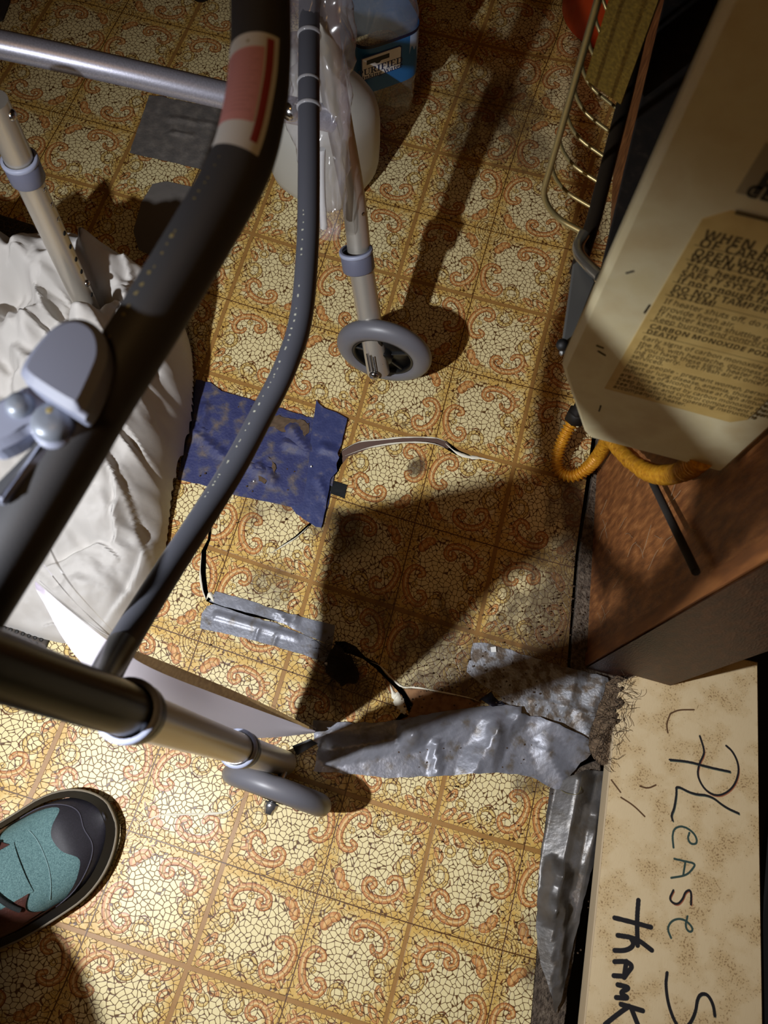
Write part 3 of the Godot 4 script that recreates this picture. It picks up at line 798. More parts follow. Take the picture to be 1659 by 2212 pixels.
	tape("blue_tape", "clean upright blue tape strip crossing the right ends of the others", PackedVector2Array([Vector2(-0.2883, 0.217), Vector2(-0.2829, 0.2219), Vector2(-0.2752, 0.2254), Vector2(-0.2584, 0.2269), Vector2(-0.2407, 0.2318), Vector2(-0.2389, 0.2509), Vector2(-0.2377, 0.268), Vector2(-0.2386, 0.2842), Vector2(-0.2346, 0.2892), Vector2(-0.2358, 0.2978), Vector2(-0.2316, 0.3075), Vector2(-0.2374, 0.3199), Vector2(-0.2341, 0.3351), Vector2(-0.232, 0.3545), Vector2(-0.2299, 0.3736), Vector2(-0.2293, 0.3878), Vector2(-0.2366, 0.3886), Vector2(-0.266, 0.3788), Vector2(-0.276, 0.3711), Vector2(-0.2615, 0.363), Vector2(-0.2665, 0.331), Vector2(-0.2733, 0.299), Vector2(-0.2788, 0.2729), Vector2(-0.2842, 0.2429)]), clean, 0.0042, [[Vector2(-0.2583, 0.2809), Vector2(-0.2347, 0.2844), 0.010, 0.0043], [Vector2(-0.2507, 0.3265), Vector2(-0.2344, 0.3486), 0.008, 0.0034]], g, 0.0004, 8)
	tape("black_tape", "small square of black tape beside the blue patch", PackedVector2Array([Vector2(-0.2386, 0.3203), Vector2(-0.2141, 0.3213), Vector2(-0.2123, 0.3402), Vector2(-0.2356, 0.3382)]), mat(Color(0.075, 0.085, 0.09), 0.5, 0.0, null, 0.0, grit, 0.02), 0.0008, [], "", 0.0002)
	var gs := "silver tape halves split along the crack"
	tape("silver_tape", "narrow upper half of the short split silver tape", PackedVector2Array([Vector2(-0.3326, 0.5037), Vector2(-0.2874, 0.5031), Vector2(-0.2501, 0.5053), Vector2(-0.202, 0.5044), Vector2(-0.1757, 0.5035), Vector2(-0.1715, 0.5294), Vector2(-0.2075, 0.5253), Vector2(-0.2395, 0.5193), Vector2(-0.2704, 0.5178), Vector2(-0.3065, 0.519), Vector2(-0.3356, 0.5181)]), duct, 0.0010, [[Vector2(-0.2496, 0.507), Vector2(-0.2331, 0.5169), 0.007, 0.004], [Vector2(-0.2252, 0.5037), Vector2(-0.2246, 0.5169), 0.006, 0.003]], gs, 0.0005, 3)
	tape("silver_tape", "wider lower half of the short split silver tape, wrinkled", PackedVector2Array([Vector2(-0.3392, 0.5356), Vector2(-0.3369, 0.5246), Vector2(-0.3294, 0.52), Vector2(-0.3184, 0.5199), Vector2(-0.2811, 0.5221), Vector2(-0.2449, 0.5215), Vector2(-0.2072, 0.5264), Vector2(-0.1715, 0.5294), Vector2(-0.1743, 0.5515), Vector2(-0.212, 0.5492), Vector2(-0.26, 0.5492), Vector2(-0.2957, 0.5504), Vector2(-0.3359, 0.5534)]), duct, 0.0010, [[Vector2(-0.3203, 0.532), Vector2(-0.2175, 0.5317), 0.007, 0.0035], [Vector2(-0.2667, 0.5361), Vector2(-0.2656, 0.5502), 0.004, 0.002], [Vector2(-0.2432, 0.5378), Vector2(-0.2404, 0.5502), 0.004, 0.002]], gs, 0.0006, 4)
	tape("silver_tape", "large crumpled silver tape folded and lifting, right of the front wheel", PackedVector2Array([Vector2(-0.1671, 0.6222), Vector2(-0.1252, 0.6125), Vector2(-0.084, 0.6003), Vector2(-0.0642, 0.5911), Vector2(-0.0323, 0.5747), Vector2(0, 0.5592), Vector2(0.0228, 0.5497), Vector2(0.046, 0.542), Vector2(0.0701, 0.5379), Vector2(0.0704, 0.5475), Vector2(0.0746, 0.5455), Vector2(0.0938, 0.5444), Vector2(0.1106, 0.5456), Vector2(0.1362, 0.5493), Vector2(0.1618, 0.5542), Vector2(0.1618, 0.5676), Vector2(0.1526, 0.5822), Vector2(0.1477, 0.5915), Vector2(0.1422, 0.6036), Vector2(0.1379, 0.6152), Vector2(0.1295, 0.6202), Vector2(0.1065, 0.6137), Vector2(0.0902, 0.6135), Vector2(0.0746, 0.6169), Vector2(0.0513, 0.6219), Vector2(0.0188, 0.6337), Vector2(-0.0112, 0.6443), Vector2(-0.0668, 0.6613), Vector2(-0.1502, 0.677), Vector2(-0.1512, 0.6628), Vector2(-0.1521, 0.6484), Vector2(-0.1591, 0.6437)]), duct, 0.0024, [
		[Vector2(-0.0504, 0.6097), Vector2(-0.0179, 0.5695), 0.016, 0.010], [Vector2(-0.0478, 0.609), Vector2(-0.0642, 0.5912), 0.012, 0.006], [Vector2(0.0466, 0.5739), Vector2(0.0316, 0.629), 0.022, 0.012], [Vector2(0.0477, 0.5735), Vector2(0.0533, 0.6207), 0.012, 0.006], [Vector2(-0.1346, 0.6475), Vector2(-0.0434, 0.6038), 0.02, 0.007], [Vector2(-0.0445, 0.5997), Vector2(0.0658, 0.5458), 0.025, 0.008], [Vector2(-0.019, 0.6092), Vector2(-0.0102, 0.6386), 0.010, 0.008], [Vector2(0.0691, 0.5477), Vector2(0.0615, 0.564), 0.012, 0.008], [Vector2(0.1087, 0.545), Vector2(0.1573, 0.5593), 0.03, 0.010], [Vector2(0.1103, 0.5781), Vector2(0.1367, 0.6091), 0.02, 0.006], [Vector2(-0.16, 0.6211), Vector2(-0.0688, 0.5953), 0.015, 0.004]], "", 0.0010, 6, 0.004, 0.0009)
	tape("silver_tape", "dusty silver tape running from the dark shadow to the panel corner", PackedVector2Array([Vector2(-0.0038, 0.5147), Vector2(-0.0049, 0.4772), Vector2(0.0166, 0.4734), Vector2(0.0523, 0.4746), Vector2(0.0819, 0.4756), Vector2(0.1077, 0.476), Vector2(0.1355, 0.4751), Vector2(0.1634, 0.4754), Vector2(0.1714, 0.4929), Vector2(0.1665, 0.5201), Vector2(0.1625, 0.5511), Vector2(0.1532, 0.5615), Vector2(0.1181, 0.562), Vector2(0.0782, 0.5621), Vector2(0.0548, 0.5602), Vector2(0.0366, 0.5512), Vector2(0.0461, 0.5354), Vector2(0.0361, 0.5301), Vector2(0.0172, 0.5239)]), dusty, 0.0012, [[Vector2(0.1261, 0.4778), Vector2(0.123, 0.5181), 0.014, 0.006], [Vector2(0.1579, 0.477), Vector2(0.1524, 0.5212), 0.018, 0.008], [Vector2(0.1394, 0.5277), Vector2(0.1562, 0.5484), 0.010, 0.005], [Vector2(0.0814, 0.5254), Vector2(0.1611, 0.5216), 0.006, 0.003]], "", 0.0009, 10)
	tape("silver_tape", "long upright silver tape bulging along the right edge of the vinyl", PackedVector2Array([Vector2(0.1239, 0.6192), Vector2(0.1261, 0.6546), Vector2(0.1284, 0.6891), Vector2(0.1313, 0.7175), Vector2(0.1352, 0.7451), Vector2(0.1398, 0.7694), Vector2(0.1454, 0.7881), Vector2(0.1522, 0.8037), Vector2(0.1624, 0.8194), Vector2(0.1717, 0.8339), Vector2(0.1788, 0.8476), Vector2(0.1818, 0.8335), Vector2(0.1829, 0.8136), Vector2(0.1841, 0.7873), Vector2(0.1851, 0.7593), Vector2(0.1855, 0.7426), Vector2(0.1856, 0.7283), Vector2(0.1873, 0.7057), Vector2(0.1892, 0.6773), Vector2(0.1885, 0.656), Vector2(0.1864, 0.6376), Vector2(0.1889, 0.6203), Vector2(0.1856, 0.5962), Vector2(0.1819, 0.5832), Vector2(0.1582, 0.5884), Vector2(0.1407, 0.6019)]), old, 0.0012, [
		[Vector2(0.1515, 0.5995), Vector2(0.1528, 0.7097), 0.022, 0.018], [Vector2(0.1528, 0.7097), Vector2(0.1529, 0.7474), 0.018, 0.016], [Vector2(0.1534, 0.7448), Vector2(0.1703, 0.832), 0.024, 0.017], [Vector2(0.1635, 0.7419), Vector2(0.1763, 0.8162), 0.008, 0.006], [Vector2(0.1809, 0.6342), Vector2(0.179, 0.687), 0.016, 0.008], [Vector2(0.142, 0.6974), Vector2(0.1473, 0.7465), 0.008, 0.005], [Vector2(0.1802, 0.6555), Vector2(0.1807, 0.752), 0.018, 0.006]], "", 0.0005, 13, 0.004, 0.0006)
	tape("grey_tape", "grey tape rectangle with scratches behind the silver tube", PackedVector2Array([Vector2(-0.687, -0.2039), Vector2(-0.6304, -0.2078), Vector2(-0.5573, -0.2128), Vector2(-0.5382, -0.2002), Vector2(-0.5349, -0.1473), Vector2(-0.5471, -0.0981), Vector2(-0.6055, -0.0983), Vector2(-0.6776, -0.0947)]), grey, 0.0010, [[Vector2(-0.6661, -0.2064), Vector2(-0.6628, -0.1835), 0.01, 0.003], [Vector2(-0.6399, -0.172), Vector2(-0.5609, -0.1799), 0.008, 0.003], [Vector2(-0.6296, -0.148), Vector2(-0.5983, -0.1518), 0.006, 0.003]], "", 0.0004, 15)
	tape("grey_tape", "smooth grey tape patch half hidden behind the thick black bar", PackedVector2Array([Vector2(-0.6251, -0.0527), Vector2(-0.6072, -0.0632), Vector2(-0.5716, -0.065), Vector2(-0.5274, -0.0627), Vector2(-0.5203, 0.0187), Vector2(-0.5274, 0.0772), Vector2(-0.6043, 0.0595), Vector2(-0.6231, 0.0324), Vector2(-0.6293, -0.0158)]), mat(Color(0.46, 0.44, 0.42), 0.45, 0.1, null, 0.0, grit, 0.02), 0.0010, [], "", 0.0003, 16)

# ---------------------------------------------------------------- dust and crumbs
func build_dust() -> void:
	var fluff := mat(Color.WHITE, 1.0, 0.0, noise_tex(0.03, [[0.0, Color(0.28, 0.225, 0.17)], [0.5, Color(0.42, 0.345, 0.265)], [1.0, Color(0.56, 0.475, 0.37)]], FastNoiseLite.TYPE_SIMPLEX_SMOOTH, 6, 512, 6), 8.0, noise_tex(0.07, []), 0.5)
	var nn := FastNoiseLite.new()
	nn.frequency = 40.0
	nn.fractal_octaves = 4
	var heap := func(poly: PackedVector2Array, top: float, y0: float) -> ArrayMesh:
		return sheet(poly, 0.004, func(x, z):
			var d := seg_dist(Vector2(x, z), poly, true)
			return y0 + top * minf(1.0, d / 0.02) * (0.65 + 0.8 * nn.get_noise_2d(x, z)), 0.001)
	var big := thing("dust_clump", "brown felt-like dust packed in the corner between tape and board", "dust", Vector3(0.17, 0, 0.52))
	var bp: PackedVector2Array = PackedVector2Array([Vector2(0.1531, 0.5273), Vector2(0.1557, 0.5017), Vector2(0.1587, 0.483), Vector2(0.172, 0.4736), Vector2(0.1853, 0.4765), Vector2(0.1915, 0.4916), Vector2(0.1912, 0.5137), Vector2(0.1868, 0.5368), Vector2(0.182, 0.5543), Vector2(0.1792, 0.5764), Vector2(0.1674, 0.5824), Vector2(0.1579, 0.5729), Vector2(0.1486, 0.5595)])
	obj("felt_mass", heap.call(ragged(chaikin(bp, true, 1), 0.006, 0.002, 3), 0.020, 0.030), fluff, big)
	var dark := thing("dust_clump", "dark hairy dust clump at the right end of the short silver tape", "dust", Vector3(-0.17, 0, 0.53))
	var dp: PackedVector2Array = PackedVector2Array([Vector2(-0.1796, 0.534), Vector2(-0.165, 0.5269), Vector2(-0.1497, 0.5344), Vector2(-0.1331, 0.5444), Vector2(-0.1311, 0.5614), Vector2(-0.1442, 0.5767), Vector2(-0.1613, 0.5746), Vector2(-0.1743, 0.5591)])
	obj("felt_mass", heap.call(ragged(chaikin(dp, true, 1), 0.004, 0.004, 9), 0.005, 0.001), mat(Color(0.20, 0.165, 0.13), 1.0, 0.0, null, 0.0, null), dark)
	for q in [["dust_streak", "brown dust streak ground into the topmost blue tape strip", PackedVector2Array([Vector2(-0.3468, 0.2553), Vector2(-0.3249, 0.2526), Vector2(-0.2997, 0.2502), Vector2(-0.2864, 0.2555), Vector2(-0.2855, 0.2706), Vector2(-0.2765, 0.2873), Vector2(-0.2821, 0.2958), Vector2(-0.2908, 0.2825), Vector2(-0.3078, 0.2756), Vector2(-0.3265, 0.2719), Vector2(-0.3451, 0.2703)])], ["dust_streak", "hooked brown dust streak on the lowest blue tape strip", PackedVector2Array([Vector2(-0.331, 0.3407), Vector2(-0.3228, 0.3424), Vector2(-0.317, 0.3367), Vector2(-0.3184, 0.3208), Vector2(-0.3249, 0.3125), Vector2(-0.3188, 0.3155), Vector2(-0.3101, 0.3266), Vector2(-0.3092, 0.3412), Vector2(-0.3176, 0.3503), Vector2(-0.3277, 0.3505)])]]:
		var sp2 := obj(q[0], sheet(ragged(q[2], 0.004, 0.0022, 12), 0.003, func(x, z): return 0.0052 + 0.0022 * nn.get_noise_2d(x * 2.0, z * 2.0), 0.0005), mat(Color(0.36, 0.29, 0.22), 1.0))
		tag(sp2, q[1], "dust")
	var rng := RandomNumberGenerator.new()
	rng.seed = 77
	for spec in [[big, bp, 160, 0.016, Color(0.30, 0.24, 0.18), 0.030], [dark, dp, 150, 0.022, Color(0.15, 0.12, 0.095), 0.0]]:
		var c := Vector2.ZERO
		for q in spec[1]: c += q / spec[1].size()
		var hairs := []
		for k in spec[2]:
			var q: Vector2 = c.lerp(spec[1][rng.randi() % spec[1].size()], rng.randf_range(0.2, 1.0))
			var p := Vector3(q.x, rng.randf_range(0.003, 0.02) + spec[5], q.y)
			var dir := Vector3(rng.randf_range(-1, 1), 0, rng.randf_range(-1, 1)).normalized()
			var pts := []
			for i in 4:
				pts.append(p)
				dir = (dir + Vector3(rng.randf_range(-1, 1), rng.randf_range(-0.4, 0.4), rng.randf_range(-1, 1)) * 0.7).normalized()
				p += dir * spec[3] * 0.3
				p.y = clampf(p.y, 0.002 + spec[5], 0.024 + spec[5])
			hairs.append(tube(smooth(pts, 3), 0.00028, 3))
		obj("hairs", joined(hairs), mat(spec[4], 0.9), spec[0]).set_meta("kind", "stuff")
	# crumbs scattered over tape and floor
	var crumb := ball(Vector3.ZERO, 0.0011, 0.6, Vector3.UP, 6)
	var mm := MultiMesh.new()
	mm.transform_format = MultiMesh.TRANSFORM_3D
	mm.mesh = crumb
	var spots := []
	for z in [[Vector2(-0.3379, 0.3142), 0.10, 70], [Vector2(-0.039, 0.6204), 0.13, 130], [Vector2(0.0598, 0.5072), 0.10, 120], [Vector2(0.1114, 0.4211), 0.05, 130], [Vector2(0.0923, 0.3008), 0.05, 60], [Vector2(-0.149, 0.5607), 0.05, 90], [Vector2(0.1411, 0.7181), 0.10, 90], [Vector2(-0.0206, 0.5589), 0.06, 50], [Vector2(-0.1585, 0.4049), 0.3, 80]]:
		for k in z[2]:
			var a := rng.randf() * TAU
			var r: float = z[1] * sqrt(rng.randf())
			spots.append(Vector3(z[0].x + cos(a) * r, rng.randf_range(0.002, 0.0045), z[0].y + sin(a) * r))
	mm.instance_count = spots.size()
	for k in spots.size(): mm.set_instance_transform(k, Transform3D(Basis.from_euler(Vector3(rng.randf(), rng.randf() * 6.0, rng.randf())).scaled(Vector3.ONE * rng.randf_range(0.35, 1.3)), spots[k]))
	var o := MultiMeshInstance3D.new()
	o.name = "dirt_crumbs"
	o.multimesh = mm
	o.material_override = mat(Color(0.28, 0.21, 0.14), 0.95)
	add_child(o)
	tag(o, "loose brown dirt crumbs scattered over tapes and floor", "dirt", "", "stuff")
	var chips := mat(Color(0.92, 0.92, 0.9), 0.5)
	for c in [[1066, 1403, 0.0042, "white square chip on the dusty silver tape"], [704, 1434, 0.0022, "tiny white chip in the dark dust clump"], [672, 1008, 0.0013, "white splinter on the upright blue tape"], [548, 1040, 0.0012, "white splinter on the lowest blue tape strip"]]:
		var p := Vector3.ZERO
		if c[0] == 1066: p = Vector3(0.0211, 0.003, 0.4792)
		elif c[0] == 704: p = Vector3(-0.1718, 0.012, 0.5537)
		elif c[0] == 672: p = Vector3(-0.2662, 0.0065, 0.3119)
		else: p = Vector3(-0.3326, 0.004, 0.3516)
		var s: float = c[2]
		var ch := obj("chip", slab(PackedVector2Array([Vector2(p.x - s, p.z - s * 0.4), Vector2(p.x + s * 0.5, p.z - s), Vector2(p.x + s, p.z + s * 0.5), Vector2(p.x - s * 0.4, p.z + s)]), p.y, p.y + 0.0012, 0.0002), chips)
		tag(ch, c[3], "debris")
	var tuft := obj("dark_scrap", joined([sheet(PackedVector2Array([Vector2(0.0189, 0.5431), Vector2(0.0295, 0.5314), Vector2(0.035, 0.5351), Vector2(0.0434, 0.5361), Vector2(0.0503, 0.541), Vector2(0.0357, 0.5475)]), 0.004, func(x, z): return 0.008 + 0.010 * sin(x * 190.0) * cos(z * 170.0), 0.0004)]), mat(Color(0.085, 0.09, 0.15), 0.6))
	tag(tuft, "dark blue scrap of torn tape sticking up beside the crumpled silver tape", "tape")
	var tail := obj("dark_scrap", sheet(PackedVector2Array([Vector2(-0.1825, 0.6566), Vector2(-0.1658, 0.6435), Vector2(-0.1536, 0.6456), Vector2(-0.1592, 0.65), Vector2(-0.1683, 0.6597), Vector2(-0.174, 0.6652)]), 0.004, func(x, z): return 0.006 + 0.003 * sin(x * 120.0), 0.0004), mat(Color(0.05, 0.05, 0.055), 0.4))  # small flat near-black piece
	tag(tail, "small black scrap at the left end of the crumpled silver tape", "tape")
	var thread := obj("thread_loop", tube(smooth([Vector3(0.1358, 0.006, 0.6185), Vector3(0.1417, 0.014, 0.6206), Vector3(0.151, 0.02, 0.619), Vector3(0.1547, 0.018, 0.6137), Vector3(0.1557, 0.012, 0.6038)], 4), 0.0005, 4), mat(Color(0.45, 0.42, 0.30), 0.6))
	tag(thread, "fine looped thread over the top of the long upright silver tape", "thread")
	var sp := obj("splinter", tube([Vector3(0.1289, 0.004, 0.5203), Vector3(0.1439, 0.005, 0.5218), Vector3(0.1588, 0.004, 0.5209)], 0.0016, 6), mat(Color(0.30, 0.31, 0.22), 0.7))
	tag(sp, "greenish splinter lying on the dusty silver tape", "debris")
	sp.name = "splinter"

# ---------------------------------------------------------------- the folding walker
func band(p: Vector3, axis: Vector3, r: float, deep: float) -> ArrayMesh:
	var h := deep * 0.5
	return lathe([Vector2(r - 0.003, -h), Vector2(r - 0.0008, -h), Vector2(r, -h + 0.0012), Vector2(r, h - 0.0012), Vector2(r - 0.0008, h), Vector2(r - 0.003, h)], p, axis, 28)

func make_wheel(w: Node3D, c: Vector3, axis: Vector3, away: float) -> void:
	var grey := mat(Color(0.40, 0.40, 0.425), 0.42)
	grey.clearcoat_enabled = true
	grey.clearcoat = 0.3
	var black := mat(Color(0.025, 0.025, 0.028), 0.4)
	var steel := mat(Color(0.75, 0.75, 0.76), 0.25, 0.9)
	var pr := []
	for k in 17:
		var a := -PI / 2 - 1.2 + (PI + 2.4) * k / 16.0
		pr.append(Vector2(0.0490 + 0.0145 * maxf(cos(a), -0.62), 0.0125 * sin(a)))
	var tire := obj("wheel", lathe(pr, c, axis, 48), grey, w)
	var inner := [Vector2(0.0385, -0.0095), Vector2(0.0415, -0.0095), Vector2(0.0415, 0.0095), Vector2(0.0385, 0.0095), Vector2(0.0370, 0.0085), Vector2(0.0370, -0.0085), Vector2(0.0385, -0.0095)]
	obj("hub_rim", lathe(inner, c, axis, 40), black, tire)
	var y := axis.normalized()
	var x := y.cross(Vector3(0.31, 0.2, 0.93)).normalized()
	var z := x.cross(y)
	obj("hub_web", lathe([Vector2(0.0001, -0.0035), Vector2(0.0380, -0.0035), Vector2(0.0380, 0.0035), Vector2(0.0001, 0.0035)], c, axis, 32), black, tire)
	for k in 5:
		var d := x * cos(TAU * k / 5.0 + 0.4) + z * sin(TAU * k / 5.0 + 0.4)
		var t := Transform3D(Basis(d, y, d.cross(y)), c)
		obj("spoke", moved(block(Vector3(0.012, -0.007, -0.0022), Vector3(0.0380, 0.007, 0.0022), 0.0008), t), black, tire)
	obj("hub_boss", lathe([Vector2(0.0001, -0.013), Vector2(0.012, -0.013), Vector2(0.0135, -0.011), Vector2(0.0135, 0.011), Vector2(0.012, 0.013), Vector2(0.0001, 0.013)], c, axis, 24), black, tire)
	obj("axle_bolt", lathe([Vector2(0.0001, -0.021), Vector2(0.0045, -0.021), Vector2(0.0045, 0.021), Vector2(0.0001, 0.021)], c, axis, 14), steel, tire)
	obj("axle_nut", lathe([Vector2(0.0001, 0.0), Vector2(0.0072, 0.0), Vector2(0.0078, 0.001), Vector2(0.0078, 0.006), Vector2(0.0060, 0.008), Vector2(0.0055, 0.013), Vector2(0.0001, 0.0135)], c + y * away * 0.014, y * away, 6 if away > 0 else 14), steel, tire)

func build_walker() -> void:
	var t := thing("folding_walker", "folding aluminium walker with two grey front wheels and black bent crossbars", "walker", Vector3(-0.35, 0, 0.42))
	var rough := noise_tex(0.09, [[0.0, Color(0.78, 0.78, 0.78)], [1.0, Color(1, 1, 1)]], FastNoiseLite.TYPE_SIMPLEX_SMOOTH, 3)
	var alu := mat(Color(0.77, 0.745, 0.70), 0.36, 0.68)
	var bright := mat(Color(0.80, 0.80, 0.86), 0.38, 0.62, rough, 9.0, noise_tex(0.2, []), 0.006)
	var black := mat(Color(0.27, 0.272, 0.285), 0.55, 0.0, null, 0.0, noise_tex(0.15, []), 0.004)
	black.uv1_triplanar = true
	black.uv1_world_triplanar = true
	black.uv1_scale = Vector3(9, 9, 9)
	var thin := mat(Color(0.30, 0.305, 0.335), 0.45, 0.1)
	var plastic := mat(Color(0.40, 0.41, 0.48), 0.45)
	var pale := mat(Color(0.60, 0.625, 0.71), 0.45)
	var steel := mat(Color(0.72, 0.72, 0.72), 0.18, 1.0)
	var brass := mat(Color(0.66, 0.60, 0.40), 0.4, 0.3)
	var hole := mat(Color(0.02, 0.02, 0.02), 0.9)

	# front leg at the far side, with its wheel behind it
	var a: Array = [Vector3(-0.3211, 0.454, -0.0073), Vector3(-0.3151, 0.4094, 0.016), Vector3(-0.2984, 0.3274, 0.0384), Vector3(-0.2747, 0.2373, 0.0682), Vector3(-0.2435, 0.1275, 0.125), Vector3(-0.214, 0.0466, 0.1741)]
	var ax: Vector3 = (a[5] - a[2]).normalized()
	var la := obj("front_leg", tube(smooth(a.slice(0, 4) + [Vector3(-0.2559, 0.1677, 0.1074)], 4), 0.0140, 24), alu, t)
	obj("lower_tube", tube([Vector3(-0.2594, 0.1737, 0.0992), Vector3(-0.2435, 0.1275, 0.125), Vector3(-0.2276, 0.0833, 0.1511), Vector3(-0.2132, 0.0443, 0.1747)], [0.0152, 0.0152, 0.0150, 0.0148], 24), alu, la)
	obj("collar", band(Vector3(-0.2603, 0.1823, 0.1055), ax, 0.0196, 0.026), plastic, la)
	obj("collar_lip", band(Vector3(-0.2631, 0.1912, 0.1014), ax, 0.0204, 0.005), pale, la)
	var fore := Vector3(0.10, 0.28, 0.95).normalized()
	obj("snap_button", ball(Vector3(-0.2625, 0.2311, 0.0781), 0.0038, 0.8, fore), steel, la)
	obj("caution_sticker", tube([Vector3(-0.2553, 0.1608, 0.1058), Vector3(-0.2485, 0.1435, 0.1157)], 0.0143, 8, Vector3(-1, 0.2, 0.45), -0.45, 0.35, false), mat(Color(0.80, 0.40, 0.38), 0.5), la)
	for k in 3:
		obj("vent_slot", tube([Vector3(-0.2256, 0.0826, 0.1729) + Vector3(0.0046, 0, 0.001) * (k - 1), Vector3(-0.2178, 0.0613, 0.1852) + Vector3(0.0046, 0, 0.001) * (k - 1)], 0.0008, 6), mat(Color(0.10, 0.09, 0.08), 0.7), la)
	obj("axle_cap", ball(Vector3(-0.2157, 0.0602, 0.1881), 0.0070, 0.6, fore), steel, la)
	make_wheel(t, Vector3(-0.2122, 0.064, 0.1522), Vector3(0.03, 0.02, 1), -1.0)

	# front leg at the near side, almost end-on to the eye
	var c: Array = [Vector3(-0.262, 0.86, 0.672), Vector3(-0.2338, 0.6887, 0.6748), Vector3(-0.217, 0.6031, 0.6756), Vector3(-0.2151, 0.5714, 0.6757)]
	var lc := obj("front_leg", tube(smooth(c, 4), 0.0142, 24), mat(Color(0.04, 0.038, 0.037), 0.30, 0.1), t)
	obj("middle_tube", tube([Vector3(-0.2163, 0.587, 0.6764), Vector3(-0.2122, 0.392, 0.6768), Vector3(-0.2031, 0.2386, 0.6773)], 0.0138, 28), alu, lc)
	obj("lower_tube", tube([Vector3(-0.2051, 0.265, 0.6774), Vector3(-0.1957, 0.1643, 0.6778), Vector3(-0.184, 0.0215, 0.6775)], 0.0142, 28), alu, lc)
	var cx: Vector3 = (Vector3(-0.2031, 0.2386, 0.6773) - Vector3(-0.2151, 0.5714, 0.6757)).normalized()
	obj("collar", band(Vector3(-0.2152, 0.5744, 0.676), cx, 0.0172, 0.014), mat(Color(0.03, 0.03, 0.032), 0.4), lc)
	obj("collar_lip", band(Vector3(-0.2148, 0.587, 0.6759), cx, 0.0180, 0.007), pale, lc)
	obj("collar", band(Vector3(-0.2031, 0.2386, 0.6773), cx, 0.0170, 0.020), mat(Color(0.05, 0.05, 0.055), 0.4), lc)
	obj("collar_lip", band(Vector3(-0.2042, 0.2544, 0.6775), cx, 0.0178, 0.007), pale, lc)
	obj("snap_button", ball(Vector3(-0.2038, 0.3408, 0.6803), 0.0050, 0.7, Vector3(0.3, 0.3, 0.9)), steel, lc)
	make_wheel(t, Vector3(-0.1788, 0.064, 0.7069), Vector3(-0.05, 0.05, 1), 1.0)

	# rear leg with its row of height holes, going down into the cloth
	var b0: Vector3 = Vector3(-0.5408, 0.425, 0.2365)
	var b1: Vector3 = Vector3(-0.5405, 0.225, 0.2549)
	var bd := (b1 - b0).normalized()
	var lb := obj("rear_leg", tube([b0 - bd * 0.048, b0 - bd * 0.02, b0 + bd * 0.02], 0.0133, 24), alu, t)
	obj("lower_tube", tube([b0, b0 + bd * 0.1, b1 + bd * (b1.y / -bd.y - 0.04)], 0.0130, 24), alu, lb)
	obj("collar", band(b0 + bd * 0.030, bd, 0.0166, 0.022), plastic, lb)
	obj("collar_lip", band(b0 + bd * 0.018, bd, 0.0172, 0.005), pale, lb)
	obj("rubber_tip", lathe([Vector2(0.0001, 0), Vector2(0.02, 0), Vector2(0.021, 0.004), Vector2(0.016, 0.03), Vector2(0.0001, 0.03)], b1 + bd * (b1.y / -bd.y), -bd, 20), hole, lb)
	var side := bd.cross(Vector3(-0.5107, 0.3796, 0.2727) - Vector3(-0.0773, 1.0593, 0.6795)).normalized()
	var eye := (Vector3(-0.0773, 1.0593, 0.6795) - b1).normalized()
	var out := (side * 0.80 + (eye - bd * eye.dot(bd)).normalized() * 0.6).normalized()
	if out.x < 0: out = (-side * 0.80 + (eye - bd * eye.dot(bd)).normalized() * 0.6).normalized()
	for k in 9:
		var p := b0 + bd * (0.052 + 0.0200 * k) + out * 0.0128
		if k == 7: obj("snap_button", ball(p, 0.0040, 0.9, out), steel, lb)
		else: obj("height_hole", lathe([Vector2(0.0001, 0.0006), Vector2(0.0024, 0.0006), Vector2(0.0027, 0.0), Vector2(0.0027, -0.001)], p, out, 14), steel if k < 3 else hole, lb)
	obj("snap_button", ball(b0 - bd * 0.035 + out * 0.0128, 0.0052, 0.7, out), steel, lb)

	# side brace of bright tube between rear and front leg
	obj("side_brace", tube(smooth([Vector3(-0.638, 0.4256, 0.1583), Vector3(-0.6185, 0.4216, 0.133), Vector3(-0.5955, 0.4169, 0.1257), Vector3(-0.5018, 0.3954, 0.1048), Vector3(-0.4035, 0.3674, 0.0799), Vector3(-0.337, 0.3449, 0.0588), Vector3(-0.3038, 0.3265, 0.0424)], 5), 0.0132, 24), bright, t)
	obj("brace_cap", ball(Vector3(-0.3365, 0.3586, 0.0719), 0.0105, 0.9, Vector3(0.4, 0.5, 0.7)), steel, t)

	# thick upper bar, bent, close to the eye
	var pb := smooth([Vector3(-0.2327, 0.7559, 0.33), Vector3(-0.2268, 0.7527, 0.3484), Vector3(-0.22, 0.7498, 0.3694), Vector3(-0.2149, 0.7483, 0.3862), Vector3(-0.2095, 0.7468, 0.4094), Vector3(-0.207, 0.7433, 0.44), Vector3(-0.2133, 0.7383, 0.4772), Vector3(-0.2242, 0.7305, 0.5241), Vector3(-0.2329, 0.7246, 0.5581), Vector3(-0.2415, 0.7179, 0.5979), Vector3(-0.2569, 0.7069, 0.6596), Vector3(-0.2676, 0.6997, 0.698)], 8)
	var bar := obj("upper_bar", tube(pb, 0.0140, 32), black, t)
	var lab := pb.slice(23, 41)
	obj("warning_label", tube(lab, 0.01412, 20, Vector3.UP, -0.75, 1.75, false), mat(Color(0.90, 0.90, 0.89), 0.55), bar)
	obj("red_print", tube(lab.slice(3, 15), 0.01420, 14, Vector3.UP, -0.28, 1.35, false), mat(Color.WHITE, 0.55, 0.0, noise_tex(0.3, [[0.0, Color(0.90, 0.66, 0.65)], [1.0, Color(0.84, 0.56, 0.55)]]), 30.0), bar)
